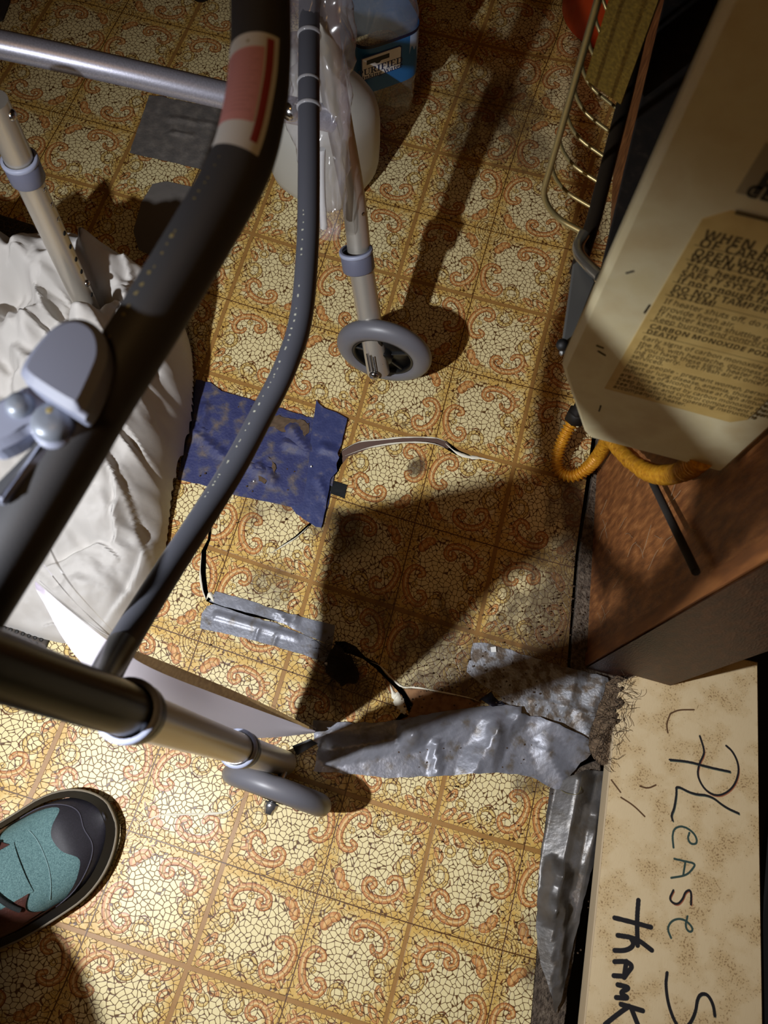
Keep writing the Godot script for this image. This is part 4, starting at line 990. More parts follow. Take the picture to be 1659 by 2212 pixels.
	obj("red_stripe", tube(lab.slice(1, 17), 0.01426, 6, Vector3.UP, -0.58, -0.34, false), mat(Color(0.66, 0.27, 0.28), 0.5), bar)
	var fine := smooth(lab, 5)
	for k in 16:
		obj("text_row", tube(fine.slice(18 + k * 3, 20 + k * 3), 0.01427, 10, Vector3.UP, -0.15 + 0.1 * (k % 3), 1.2 - 0.12 * ((k * 2) % 3), false), mat(Color(0.80, 0.56, 0.55), 0.55), bar)
	var marks := []
	var rng := RandomNumberGenerator.new()
	rng.seed = 19
	for k in range(41, 62):
		var f := pow((k - 41) / 21.0, 1.3)
		for i in 2:
			var g := rng.randf() * 0.6
			if rng.randf() < 0.35 + 0.6 * f:
				var a0 := 0.26 + rng.randf() * 0.05
				marks.append(tube([pb[k].lerp(pb[k + 1], g), pb[k].lerp(pb[k + 1], g + 0.12 + 0.3 * rng.randf() * f)], 0.01408, 3, Vector3.UP, a0, a0 + 0.04 + 0.10 * rng.randf() * (0.4 + f), false))
	obj("worn_seam", joined(marks), brass, bar).set_meta("kind", "stuff")
	for p in [Vector3(-0.2169, 0.7609, 0.39), Vector3(-0.2197, 0.7491, 0.4877), Vector3(-0.2474, 0.7296, 0.6023)]: obj("rivet", ball(p, 0.0019, 0.5, Vector3(0.1, 0.9, 0.2)), brass, bar)

	# second bar under the bracket
	obj("hinged_bar", tube(smooth([Vector3(-0.242, 0.7113, 0.5822), Vector3(-0.2488, 0.7122, 0.6011), Vector3(-0.2596, 0.7116, 0.6255), Vector3(-0.273, 0.7127, 0.6584)], 4), 0.0135, 24), mat(Color(0.27, 0.275, 0.29), 0.5), t)
	# grey release bracket
	var br: PackedVector2Array = chaikin(PackedVector2Array([Vector2(-0.2443, 0.5354), Vector2(-0.2372, 0.5356), Vector2(-0.2304, 0.5395), Vector2(-0.2252, 0.5487), Vector2(-0.2249, 0.5595), Vector2(-0.2254, 0.5736), Vector2(-0.228, 0.5758), Vector2(-0.241, 0.5723), Vector2(-0.2546, 0.5677), Vector2(-0.2575, 0.5629), Vector2(-0.2548, 0.5489), Vector2(-0.2505, 0.5395)]), true, 2)
	var bk := obj("release_bracket", slab(br, 0.733, 0.7525, 0.0035), pale, t)
	obj("bracket_plate", slab(chaikin(PackedVector2Array([Vector2(-0.2585, 0.5624), Vector2(-0.2425, 0.5674), Vector2(-0.2285, 0.572), Vector2(-0.2324, 0.5735), Vector2(-0.2354, 0.5748), Vector2(-0.2332, 0.5793), Vector2(-0.2354, 0.5866), Vector2(-0.2422, 0.5886), Vector2(-0.2478, 0.5856), Vector2(-0.2497, 0.583), Vector2(-0.2534, 0.5893), Vector2(-0.2621, 0.597), Vector2(-0.2703, 0.5921), Vector2(-0.2754, 0.5808), Vector2(-0.2653, 0.5714)]), true, 2), 0.722, 0.7375, 0.003), pale, bk)
	obj("bracket_ridge", tube(smooth([Vector3(-0.2525, 0.7475, 0.5665), Vector3(-0.2443, 0.7475, 0.569), Vector3(-0.2331, 0.7475, 0.5723), Vector3(-0.2237, 0.7475, 0.575)], 4), 0.0022, 10), pale, bk)
	for q in [[Vector3(-0.257, 0.738, 0.5746), 0.0058], [Vector3(-0.2417, 0.738, 0.5777), 0.0085]]:
		obj("rivet", lathe([Vector2(q[1], -0.002), Vector2(q[1], 0.001), Vector2(q[1] * 0.85, 0.0030), Vector2(q[1] * 0.45, 0.0042), Vector2(0.0001, 0.0045)], q[0], Vector3.UP, 28), mat(Color(0.55, 0.58, 0.63), 0.4, 0.2), bk)
	obj("rivet_stud", ball(Vector3(-0.2426, 0.7415, 0.5747), 0.0020, 0.6), brass, bk)
	obj("lever", slab(chaikin(PackedVector2Array([Vector2(-0.2451, 0.5824), Vector2(-0.2385, 0.5837), Vector2(-0.2405, 0.5896), Vector2(-0.2446, 0.598), Vector2(-0.2481, 0.6093), Vector2(-0.2496, 0.6149), Vector2(-0.2521, 0.6146), Vector2(-0.2485, 0.5992)]), true, 2), 0.728, 0.7345, 0.002), pale, bk)

	# thin lower bar joining both front legs
	var tb := smooth([Vector3(-0.3322, 0.4512, 0.0044), Vector3(-0.3163, 0.4494, 0.0559), Vector3(-0.2968, 0.443, 0.1211), Vector3(-0.2711, 0.4298, 0.2066), Vector3(-0.2542, 0.4232, 0.2664), Vector3(-0.2396, 0.4225, 0.3315), Vector3(-0.2375, 0.4243, 0.3784), Vector3(-0.2422, 0.4263, 0.4263), Vector3(-0.2465, 0.4362, 0.4792), Vector3(-0.2511, 0.4549, 0.5306), Vector3(-0.2535, 0.4814, 0.5805), Vector3(-0.2529, 0.5098, 0.6234), Vector3(-0.2491, 0.5351, 0.649), Vector3(-0.2455, 0.5513, 0.6633)], 7)
	var lbar := obj("lower_bar", tube(tb, 0.0098, 22), thin, t)
	var flat := obj("flattened_end", tube(smooth([Vector3(-0.2502, 0.5276, 0.6396), Vector3(-0.244, 0.5538, 0.6549), Vector3(-0.2361, 0.5814, 0.6655), Vector3(-0.2293, 0.6006, 0.6699)], 4), [0.0095, 0.0095, 0.0092, 0.009, 0.0085, 0.0082, 0.008, 0.0078, 0.0075, 0.007, 0.0068, 0.0066, 0.006], 16), mat(Color(0.05, 0.05, 0.058), 0.38), lbar)
	flat.name = "flattened_end"
	var wear := []
	for k in range(24, 62):
		for i in 2:
			var g := rng.randf() * 0.6
			var a0 := 0.04 + rng.randf() * 0.08
			if rng.randf() < 0.6: wear.append(tube([tb[k].lerp(tb[k + 1], g), tb[k].lerp(tb[k + 1], g + 0.1 + 0.2 * rng.randf())], 0.00988, 3, Vector3(-0.2, 0.9, 0.2), a0, a0 + 0.06 + 0.14 * rng.randf(), false))
	obj("worn_seam", joined(wear), mat(Color(0.66, 0.66, 0.60), 0.5), lbar).set_meta("kind", "stuff")

# ---------------------------------------------------------------- cloth heap
func build_cloth() -> void:
	var rim: PackedVector2Array = PackedVector2Array([Vector2(-0.8616, 0.1652), Vector2(-0.7486, 0.1643), Vector2(-0.69, 0.1641), Vector2(-0.6487, 0.1633), Vector2(-0.6017, 0.16), Vector2(-0.5564, 0.1481), Vector2(-0.532, 0.1428), Vector2(-0.517, 0.1519), Vector2(-0.5129, 0.1539), Vector2(-0.4929, 0.1637), Vector2(-0.465, 0.2086), Vector2(-0.4469, 0.2608), Vector2(-0.4373, 0.2965), Vector2(-0.4333, 0.3432), Vector2(-0.4304, 0.3858), Vector2(-0.4188, 0.4344), Vector2(-0.4089, 0.4728), Vector2(-0.4047, 0.5057), Vector2(-0.4043, 0.5361), Vector2(-0.4141, 0.5688), Vector2(-0.4322, 0.5917), Vector2(-0.4508, 0.6052), Vector2(-0.4764, 0.616), Vector2(-0.517, 0.6194), Vector2(-0.5663, 0.617), Vector2(-0.6376, 0.6207)])
	rim = chaikin(rim, true, 2)
	var lines := [
		[PackedVector2Array([Vector2(-0.5548, 0.2543), Vector2(-0.5353, 0.262), Vector2(-0.5143, 0.2757), Vector2(-0.4824, 0.3088), Vector2(-0.4566, 0.3332), Vector2(-0.4318, 0.3573), Vector2(-0.4127, 0.3856)]), 1.0, 0.014],
		[PackedVector2Array([Vector2(-0.5011, 0.3651), Vector2(-0.4693, 0.3811), Vector2(-0.4496, 0.3941), Vector2(-0.4243, 0.4144), Vector2(-0.4037, 0.4387)]), 1.0, 0.016],
		[PackedVector2Array([Vector2(-0.4899, 0.3995), Vector2(-0.4713, 0.4108), Vector2(-0.4601, 0.4247), Vector2(-0.447, 0.4421), Vector2(-0.4351, 0.4655), Vector2(-0.4197, 0.4875), Vector2(-0.4053, 0.5151), Vector2(-0.3944, 0.5347)]), 1.0, 0.013],
		[PackedVector2Array([Vector2(-0.4609, 0.4206), Vector2(-0.4531, 0.4422), Vector2(-0.451, 0.4651), Vector2(-0.4454, 0.4866), Vector2(-0.4464, 0.4984)]), -1.0, 0.012],
		[PackedVector2Array([Vector2(-0.5198, 0.5448), Vector2(-0.495, 0.5237), Vector2(-0.4667, 0.4996), Vector2(-0.4494, 0.5049), Vector2(-0.4368, 0.5127)]), 1.0, 0.010],
		[PackedVector2Array([Vector2(-0.417, 0.4477), Vector2(-0.4152, 0.4712), Vector2(-0.4145, 0.5007), Vector2(-0.4175, 0.5306), Vector2(-0.4256, 0.5615), Vector2(-0.4419, 0.592)]), -1.0, 0.014],
		[PackedVector2Array([Vector2(-0.4072, 0.5344), Vector2(-0.4065, 0.5516), Vector2(-0.411, 0.5702)]), -1.0, 0.012],
		[PackedVector2Array([Vector2(-0.6276, 0.2991), Vector2(-0.5935, 0.3014), Vector2(-0.5657, 0.3085), Vector2(-0.5409, 0.3222)]), 1.0, 0.014],
		[PackedVector2Array([Vector2(-0.6331, 0.2866), Vector2(-0.603, 0.292), Vector2(-0.5776, 0.2998)]), -1.0, 0.010],
		[PackedVector2Array([Vector2(-0.5576, 0.2832), Vector2(-0.5403, 0.299), Vector2(-0.5223, 0.3171), Vector2(-0.5101, 0.3251)]), 1.0, 0.014],
		[PackedVector2Array([Vector2(-0.5889, 0.2655), Vector2(-0.576, 0.2784), Vector2(-0.5657, 0.2901), Vector2(-0.5466, 0.2945), Vector2(-0.5265, 0.299)]), 1.0, 0.013],
		[PackedVector2Array([Vector2(-0.5836, 0.2568), Vector2(-0.5681, 0.2559), Vector2(-0.5501, 0.2649), Vector2(-0.5375, 0.2789)]), -1.0, 0.011],
		[PackedVector2Array([Vector2(-0.5204, 0.2471), Vector2(-0.5065, 0.2455), Vector2(-0.4935, 0.2513), Vector2(-0.4818, 0.273), Vector2(-0.4717, 0.2936)]), 1.0, 0.013],
		[PackedVector2Array([Vector2(-0.5547, 0.1864), Vector2(-0.5481, 0.2071), Vector2(-0.5373, 0.2312)]), -1.0, 0.013],
		[PackedVector2Array([Vector2(-0.5251, 0.1759), Vector2(-0.5124, 0.1984), Vector2(-0.5078, 0.2164)]), 1.0, 0.014],
		[PackedVector2Array([Vector2(-0.4989, 0.3493), Vector2(-0.4641, 0.3684), Vector2(-0.4372, 0.3894), Vector2(-0.4151, 0.4056)]), -1.0, 0.012],
		[PackedVector2Array([Vector2(-0.3839, 0.5147), Vector2(-0.3962, 0.4895), Vector2(-0.3983, 0.4609), Vector2(-0.4046, 0.433)]), 1.0, 0.010],
		[PackedVector2Array([Vector2(-0.5134, 0.4611), Vector2(-0.5005, 0.4516), Vector2(-0.485, 0.4413)]), 1.0, 0.006],
		[PackedVector2Array([Vector2(-0.5125, 0.6073), Vector2(-0.4897, 0.5953), Vector2(-0.4576, 0.5917), Vector2(-0.4233, 0.5939)]), 1.0, 0.008],
		[PackedVector2Array([Vector2(-0.6273, 0.2541), Vector2(-0.6156, 0.2432), Vector2(-0.6016, 0.2372)]), 1.0, 0.008]]
	var boxes := []
	for l in lines:
		l[0] = chaikin(l[0], false, 2)
		var r := Rect2(l[0][0], Vector2.ZERO)
		for q in l[0]: r = r.expand(q)
		boxes.append(r.grow(0.03))
	var nn := FastNoiseLite.new()
	nn.frequency = 9.0
	nn.fractal_octaves = 3
	var n2 := FastNoiseLite.new()
	n2.frequency = 34.0
	n2.fractal_octaves = 4
	n2.seed = 4
	var leg := Vector2(-0.5416, 0.2537)
	var lo: Vector2 = rim[0]
	var hi: Vector2 = rim[0]
	for q in rim:
		lo = lo.min(q)
		hi = hi.max(q)
	lo -= Vector2(0.01, 0.01)
	var cell := 0.0026
	var nx := ceili((hi.x + 0.01 - lo.x) / cell)
	var nz := ceili((hi.y + 0.01 - lo.y) / cell)
	var H := PackedFloat32Array()
	H.resize((nx + 1) * (nz + 1))
	for j in nz + 1:
		for i in nx + 1:
			var p := lo + Vector2(i, j) * cell
			var d := seg_dist(p, rim, true)
			if not Geometry2D.is_point_in_polygon(p, rim): d = 0.0
			# how high the heap stands: highest round the walker's leg, low towards the front
			var back := smoothstep(0.62, 0.22, p.y)
			var top := lerpf(0.075, 0.28, back) * (0.85 + 0.35 * nn.get_noise_2d(p.x, p.y))
			var reach := lerpf(0.085, 0.11, back)
			var e := 1.0 - minf(d / reach, 1.0)
			var h := top * sqrt(maxf(0.0, 1.0 - e * e))
			h += 0.0045 * n2.get_noise_2d(p.x, p.y) * minf(1.0, d / 0.03)
			h -= 0.03 * exp(-pow(p.distance_to(leg) / 0.022, 2.0))
			for k in lines.size():
				if not boxes[k].has_point(p): continue
				var s := seg_side(p, lines[k][0])
				var w: float = lines[k][2]
				var taper := sin(clampf(s.y, 0.0, 1.0) * PI)
				taper = pow(maxf(taper, 0.0), 0.5)
				var x: float = s.x * lines[k][1] / w
				var lip := exp(-x * 1.6) if x > 0.0 else -0.9 * exp(x * 1.3)
				if x > -0.4 and x <= 0.0: lip = lerpf(-0.9 * exp(-0.52), 1.0, smoothstep(-0.4, 0.0, x))
				h += lip * w * 0.80 * taper * minf(1.0, d / 0.02)
			H[j * (nx + 1) + i] = maxf(h, 0.002)
	var at := func(x, z):
		var q := (Vector2(x, z) - lo) / cell
		var i := clampi(floori(q.x), 0, nx - 1)
		var j := clampi(floori(q.y), 0, nz - 1)
		var f := (q - Vector2(i, j)).clamp(Vector2.ZERO, Vector2.ONE)
		var r := j * (nx + 1) + i
		return lerpf(lerpf(H[r], H[r + 1], f.x), lerpf(H[r + nx + 1], H[r + nx + 2], f.x), f.y)
	var weave := noise_tex(0.32, [], FastNoiseLite.TYPE_SIMPLEX, 2, 512, 2)
	var m := mat(Color(0.77, 0.755, 0.735), 0.95, 0.0, null, 12.0, weave, 0.03)
	m.rim_enabled = true
	m.rim = 0.3
	var o := obj("cloth_heap", sheet(rim, cell, at, 0.0), m)
	tag(o, "crumpled heap of off-white cotton cloth around the walker's rear leg", "cloth")

# ---------------------------------------------------------------- jug, bottle and bag
func loft(rows: Array, seg := 40, turn := 0.0) -> ArrayMesh:
	# rows of [centre, half width, half depth, squareness]
	return grid(seg, rows.size() - 1, func(u, v):
		var r = rows[roundi(v * (rows.size() - 1))]
		var a: float = -u * TAU
		var n: float = 2.0 / r[3]
		var x: float = signf(cos(a)) * pow(absf(cos(a)), n) * r[1]
		var z: float = signf(sin(a)) * pow(absf(sin(a)), n) * r[2]
		return r[0] + Vector3(x * cos(turn) - z * sin(turn), 0, x * sin(turn) + z * cos(turn)))

func build_vessels() -> void:
	var b: Vector3 = Vector3(-0.3849, 0, -0.1424)
	var jug := thing("milk_jug", "translucent white plastic gallon jug standing behind the walker's far leg", "jug", b)
	var hd := mat(Color(0.80, 0.80, 0.77), 0.42)
	hd.backlight_enabled = true
	hd.backlight = Color(0.55, 0.54, 0.50)
	var rows := []
	for q in [[0.0, 0.0001, 4.0], [0.001, 0.052, 3.4], [0.004, 0.062, 3.2], [0.014, 0.0685, 3.0], [0.03, 0.0715, 2.9], [0.06, 0.0725, 2.9], [0.10, 0.0725, 2.9], [0.118, 0.0715, 2.8], [0.135, 0.069, 2.6], [0.150, 0.062, 2.4], [0.165, 0.051, 2.2], [0.178, 0.039, 2.1], [0.188, 0.028, 2.0], [0.196, 0.021, 2.0], [0.202, 0.019, 2.0], [0.214, 0.019, 2.0]]:
		rows.append([b + Vector3(0, q[0], 0), q[1], q[1], q[2]])
	obj("body", loft(rows, 48, 0.35), hd, jug)
	obj("cap", lathe([Vector2(0.0001, 0.224), Vector2(0.018, 0.224), Vector2(0.0205, 0.222), Vector2(0.0205, 0.208), Vector2(0.0195, 0.207)], b, Vector3.UP, 28), mat(Color(0.75, 0.76, 0.78), 0.5), jug)
	obj("handle", tube(smooth([b + Vector3(-0.015, 0.196, -0.02), b + Vector3(-0.042, 0.190, -0.042), b + Vector3(-0.058, 0.165, -0.052), b + Vector3(-0.058, 0.13, -0.050)], 5), 0.011, 14), hd, jug)

	var c: Vector3 = Vector3(-0.3497, 0, -0.2909)
	var bot := thing("water_bottle", "clear plastic bottle of water with a blue label behind the milk jug", "bottle", c)
	var clear := mat(Color(0.97, 0.98, 0.97, 0.04), 0.04)
	clear.transparency = BaseMaterial3D.TRANSPARENCY_ALPHA
	clear.refraction_enabled = true
	clear.refraction_scale = 0.034
	rows = []
	for q in [[0.001, 0.0001, 4.5], [0.001, 0.034, 4.5], [0.0035, 0.041, 4.5], [0.012, 0.0465, 4.5], [0.02, 0.048, 4.5], [0.03, 0.0475, 4.5], [0.036, 0.0492, 4.5], [0.044, 0.0475, 4.5], [0.052, 0.0495, 4.5], [0.062, 0.048, 4.5], [0.07, 0.0497, 4.5], [0.08, 0.0497, 4.5], [0.155, 0.0497, 4.5], [0.163, 0.0485, 4.5], [0.170, 0.0502, 4.0], [0.178, 0.0502, 3.8], [0.187, 0.0485, 3.4], [0.20, 0.0485, 2.6], [0.215, 0.046, 2.4], [0.235, 0.040, 2.2], [0.255, 0.028, 2.0], [0.268, 0.018, 2.0], [0.28, 0.0155, 2.0], [0.29, 0.0155, 2.0], [0.29, 0.0001, 2.0]]:
		rows.append([c + Vector3(0, q[0], 0), q[1], q[1], q[2]])
	obj("body", loft(rows, 56, -0.7), pane(Color(0.80, 0.82, 0.80), 0.16, 0.06), bot)
	for k in 7:
		var a := 0.1 + TAU * k / 7.0
		obj("shoulder_rib", ball(c + Vector3(cos(a) * 0.033, 0.226, sin(a) * 0.033), 0.010, 0.5, Vector3(cos(a), 1.1, sin(a)), 12), pane(Color(0.8, 0.8, 0.8), 0.35, 0.1), bot)
	obj("cap", lathe([Vector2(0.0001, 0.302), Vector2(0.015, 0.302), Vector2(0.0165, 0.300), Vector2(0.0165, 0.285), Vector2(0.0155, 0.284)], c, Vector3.UP, 24), mat(Color(0.85, 0.87, 0.9), 0.4), bot)
	# the wrapped label: blue mountains under a pale sky, darker rim above
	var blue := mat(Color(0.12, 0.42, 0.68), 0.45)
	var wrap := func(y0: float, y1: float, grow: float, a0 := 0.0, a1 := TAU) -> ArrayMesh:
		return grid(56, 4, func(u, v):
			var a: float = -lerpf(a0, a1, u)
			var h := 0.0497 + grow
			var n := 2.0 / 4.5
			var x: float = signf(cos(a)) * pow(absf(cos(a)), n) * h
			var z: float = signf(sin(a)) * pow(absf(sin(a)), n) * h
			return c + Vector3(x * cos(-0.7) - z * sin(-0.7), lerpf(y0, y1, v), x * sin(-0.7) + z * cos(-0.7)))
	var lb := obj("label", wrap.call(0.080, 0.160, 0.0006), blue, bot)
	obj("label_rim", wrap.call(0.1555, 0.1605, 0.0008), mat(Color(0.02, 0.06, 0.22), 0.4), lb)
	obj("label_sky", grid(40, 5, func(u, v):
		var a: float = -lerpf(-1.30, -0.25, u)
		var h := 0.0505
		var n := 2.0 / 4.5
		var x: float = signf(cos(a)) * pow(absf(cos(a)), n) * h
		var z: float = signf(sin(a)) * pow(absf(sin(a)), n) * h
		var low := 0.124 + 0.010 * sin(u * 9.0) + 0.006 * sin(u * 23.0)
		return c + Vector3(x * cos(-0.7) - z * sin(-0.7), lerpf(low, 0.155, v), x * sin(-0.7) + z * cos(-0.7)), true), mat(Color(0.66, 0.76, 0.92), 0.5), lb)
	# white name panel on the side that faces the room
	var fwd := Vector3(0.644, 0, 0.765)
	var right := Vector3(fwd.z, 0, -fwd.x)
	var pc := c + fwd * 0.0503 + Vector3.UP * 0.1265 + right * -0.0135
	var pt := Transform3D(Basis(right, Vector3.UP, fwd), pc)
	var outline := PackedVector2Array([Vector2(-0.032, -0.0195), Vector2(0.026, -0.0195), Vector2(0.029, -0.0165), Vector2(0.029, 0.0165), Vector2(0.026, 0.0195), Vector2(-0.032, 0.0195)])
	obj("name_border", prism(outline, pt, 0.0006, 0.0002), mat(Color(0.03, 0.16, 0.45), 0.4), lb)
	obj("name_panel", prism(inset(outline, 0.0016), pt.translated_local(Vector3(0, 0, 0.0006)), 0.0004), mat(Color(0.93, 0.94, 0.94), 0.45), lb)
	var navy := mat(Color(0.03, 0.15, 0.36), 0.5)
	lettering("PURIFIED", 0.0140, pt.translated_local(Vector3(-0.038, -0.0055, 0.0010)), navy, lb, "lettering", "Droid Serif", true)
	lettering("Drinking Water", 0.0092, pt.translated_local(Vector3(-0.0425, -0.0150, 0.0010)), navy, lb, "lettering", "Droid Serif", true)
	obj("badge", prism(PackedVector2Array([Vector2(-0.024, 0.0065), Vector2(-0.012, 0.0065), Vector2(-0.009, 0.0035), Vector2(-0.005, 0.0035), Vector2(-0.002, 0.0065), Vector2(0.010, 0.0065), Vector2(0.010, 0.0135), Vector2(-0.024, 0.0135)]), pt.translated_local(Vector3(0, 0, 0.0010)), 0.0004), mat(Color(0.04, 0.04, 0.04), 0.5), lb)
	# level of the water inside
	obj("water_line", loft([[c + Vector3(0, 0.196, 0), 0.0475, 0.0475, 2.6], [c + Vector3(0, 0.1965, 0), 0.0480, 0.0480, 2.6]], 40, -0.7), pane(Color(0.9, 0.9, 0.9), 0.5, 0.05), bot)

func build_bag() -> void:
	var nn := FastNoiseLite.new()
	nn.frequency = 30.0
	nn.fractal_octaves = 3
	var axis := smooth([Vector3(-0.3296, 0.4614, 0.0046), Vector3(-0.3203, 0.4262, 0.0306), Vector3(-0.3119, 0.382, 0.0519), Vector3(-0.3059, 0.3378, 0.0736), Vector3(-0.2993, 0.2955, 0.0895), Vector3(-0.2911, 0.2638, 0.1047), Vector3(-0.2861, 0.2369, 0.1218)], 12)
	var rad := [0.034, 0.034, 0.031, 0.026, 0.021, 0.016, 0.012]
	var fr := frames(axis, Vector3(1, 0, 0.2))
	var m := pane(Color(0.82, 0.80, 0.84), 0.13, 0.18)
	m.metallic_specular = 0.55
	var body := grid(64, axis.size() - 1, func(u, v):
		var k := roundi(v * (axis.size() - 1))
		var a: float = u * TAU
		var f: float = v * 5.99
		var r: float = lerpf(rad[floori(f)], rad[mini(floori(f) + 1, 6)], f - floorf(f))
		var q: Vector3 = fr[k][0] + (fr[k][1] * cos(a) + fr[k][2] * sin(a)) * r
		var wr: float = 1.0 + 0.42 * nn.get_noise_3d(q.x * 1.4, q.y * 0.35, q.z * 1.4) + 0.09 * sin(a * 4.0 + v * 6.0) + 0.05 * sin(a * 7.0 - v * 9.0)
		return fr[k][0] + (fr[k][1] * cos(a) * 1.05 + fr[k][2] * sin(a) * 0.9) * r * wr)
	var t := thing("plastic_bag", "clear crumpled plastic bag hanging wrapped round the walker's far leg", "bag", Vector3(-0.30, 0.30, 0.06))
	obj("film", body, m, t)
	for y in [[Vector3(-0.3139, 0.4489, 0.0636), 0.0112], [Vector3(-0.3001, 0.4435, 0.1106), 0.0110], [Vector3(-0.2927, 0.4405, 0.1347), 0.0113]]:
		obj("film_band", band(y[0], (Vector3(-0.2711, 0.4298, 0.2066) - Vector3(-0.2968, 0.443, 0.1211)).normalized(), y[1], 0.004), pane(Color(0.9, 0.9, 0.92), 0.35, 0.1), t)
	var strip := smooth([Vector3(-0.2951, 0.3536, 0.1042), Vector3(-0.2946, 0.3245, 0.1129), Vector3(-0.292, 0.2946, 0.1236), Vector3(-0.2891, 0.2655, 0.1318)], 4)
	obj("folded_edge", tube(strip, 0.0042, 6), pane(Color(0.85, 0.85, 0.86), 0.6, 0.15), t)

# ---------------------------------------------------------------- things at the left
func build_left() -> void:
	var rub := mat(Color.WHITE, 0.85, 0.0, noise_tex(0.03, [[0.0, Color(0.17, 0.15, 0.13)], [0.6, Color(0.27, 0.245, 0.22)], [1.0, Color(0.36, 0.31, 0.26)]], FastNoiseLite.TYPE_SIMPLEX_SMOOTH, 2), 8.0)
	var mt := thing("rubber_mat", "dark studded rubber mat with its corner showing under the cloth", "mat", Vector3(-0.75, 0, 0.4))
	var mp: PackedVector2Array = PackedVector2Array([Vector2(-0.5085, 0.6206), Vector2(-0.5077, 0.6545), Vector2(-0.5963, 0.6527), Vector2(-0.7448, 0.6531), Vector2(-1.0887, 0.3261), Vector2(-1.0419, 0.0544), Vector2(-0.8475, 0.0608), Vector2(-0.7632, 0.0652), Vector2(-0.7127, 0.1074), Vector2(-0.4931, 0.2997)])
	obj("mat_sheet", slab(mp, 0.001, 0.006, 0.0012), rub, mt)
	var mm := MultiMesh.new()
	mm.transform_format = MultiMesh.TRANSFORM_3D
	mm.mesh = ball(Vector3.ZERO, 0.0028, 0.7, Vector3.UP, 8)
	var at := []
	var e0: Vector2 = Vector2(-0.5077, 0.6545)
	var ex := (Vector2(-0.5963, 0.6527) - e0).normalized()
	var ez := (Vector2(-0.5085, 0.6206) - e0).normalized()
	for j in 96:
		for i in 40:
			var p := e0 + ex * (0.008 + i * 0.0082 + 0.0041 * (j % 2)) + ez * (0.006 + j * 0.0071)
			if Geometry2D.is_point_in_polygon(p, inset(mp, 0.004)): at.append(Vector3(p.x, 0.006, p.y))
	mm.instance_count = at.size()
	for k in at.size(): mm.set_instance_transform(k, Transform3D(Basis(), at[k]))
	var st := MultiMeshInstance3D.new()
	st.name = "studs"
	st.multimesh = mm
	st.material_override = mat(Color(0.13, 0.12, 0.11), 0.6)
	st.position = -mt.position
	mt.add_child(st)
	st.set_meta("kind", "stuff")
	tag(obj("floor_rug", slab(PackedVector2Array([Vector2(-1.1503, -0.3287), Vector2(-0.9833, -0.3787), Vector2(-0.9644, -0.3128), Vector2(-0.9597, -0.2763), Vector2(-1.0875, -0.197)]), 0.001, 0.007, 0.002), mat(Color(0.20, 0.18, 0.165), 0.95)), "grey edge of a rug in the far left corner", "rug")
	var ft := thing("furniture_foot", "small black rubber foot at the top edge beside the black bar", "foot", Vector3(-0.6769, 0, -0.4149))
	obj("rubber_tip", lathe([Vector2(0.0001, 0), Vector2(0.017, 0), Vector2(0.019, 0.004), Vector2(0.015, 0.02), Vector2(0.012, 0.06), Vector2(0.0001, 0.06)], Vector3(-0.6789, 0, -0.4204), Vector3.UP, 24), mat(Color(0.03, 0.03, 0.033), 0.5), ft)
	obj("post", lathe([Vector2(0.0105, 0.05), Vector2(0.0105, 0.45), Vector2(0.0001, 0.45)], Vector3(-0.6789, 0, -0.4204), Vector3.UP, 18), mat(Color(0.1, 0.1, 0.11), 0.4, 0.4), ft)

	# white booklet of stiff sheets with a tan page edge, propped under the near leg
	var bk := thing("white_booklet", "white stiff booklet with tan page edge propped under the walker's near leg", "booklet", Vector3(-0.25, 0, 0.62))
	var cover := mat(Color(0.83, 0.81, 0.84), 0.45)
	var A := smooth([Vector3(-0.3657, 0.42, 0.6035), Vector3(-0.3401, 0.4, 0.6157), Vector3(-0.3116, 0.372, 0.6275), Vector3(-0.2862, 0.315, 0.6349), Vector3(-0.2484, 0.2, 0.6344), Vector3(-0.1981, 0.095, 0.6336), Vector3(-0.1589, 0.03, 0.6335)], 5)
	var B := smooth([Vector3(-0.3582, 0.412, 0.6145), Vector3(-0.3431, 0.378, 0.6371), Vector3(-0.3214, 0.345, 0.655), Vector3(-0.2954, 0.285, 0.6658), Vector3(-0.2555, 0.175, 0.6692), Vector3(-0.212, 0.085, 0.66), Vector3(-0.1589, 0.028, 0.6356)], 5)
	var C := smooth([Vector3(-0.3041, 0.555, 0.6199), Vector3(-0.2806, 0.548, 0.6305), Vector3(-0.265, 0.51, 0.6362), Vector3(-0.2528, 0.445, 0.6344), Vector3(-0.2228, 0.345, 0.6328), Vector3(-0.1871, 0.2, 0.6319), Vector3(-0.1582, 0.04, 0.6335)], 5)
	var A2 := smooth([Vector3(-0.3659, 0.42, 0.6032), Vector3(-0.3403, 0.4, 0.6151), Vector3(-0.3126, 0.372, 0.6251), Vector3(-0.2893, 0.318, 0.6247), Vector3(-0.2518, 0.203, 0.6231), Vector3(-0.2003, 0.098, 0.6257), Vector3(-0.1592, 0.03, 0.6325)], 5)
	var nseg := A.size() - 1
	obj("cover", joined([grid(8, nseg, func(u, v): return A[roundi(v * nseg)].lerp(B[roundi(v * nseg)], u) + Vector3(0, 0.006 * sin(u * PI), 0), true), grid(8, nseg, func(u, v): return A[roundi(v * nseg)].lerp(B[roundi(v * nseg)], u) + Vector3(0, 0.006 * sin(u * PI) - 0.0012, 0))]), cover, bk)
	obj("unseen_shadow_leaf", joined([grid(6, nseg, func(u, v): return A2[roundi(v * nseg)].lerp(C[roundi(v * nseg)], u) + Vector3(0, -0.002, -0.001)), grid(6, nseg, func(u, v): return A2[roundi(v * nseg)].lerp(C[roundi(v * nseg)], u) + Vector3(0, -0.002, -0.002), true)]), cover, bk)  # unseen leaf, edge-on to the camera, placed to cast the mid-floor shadow
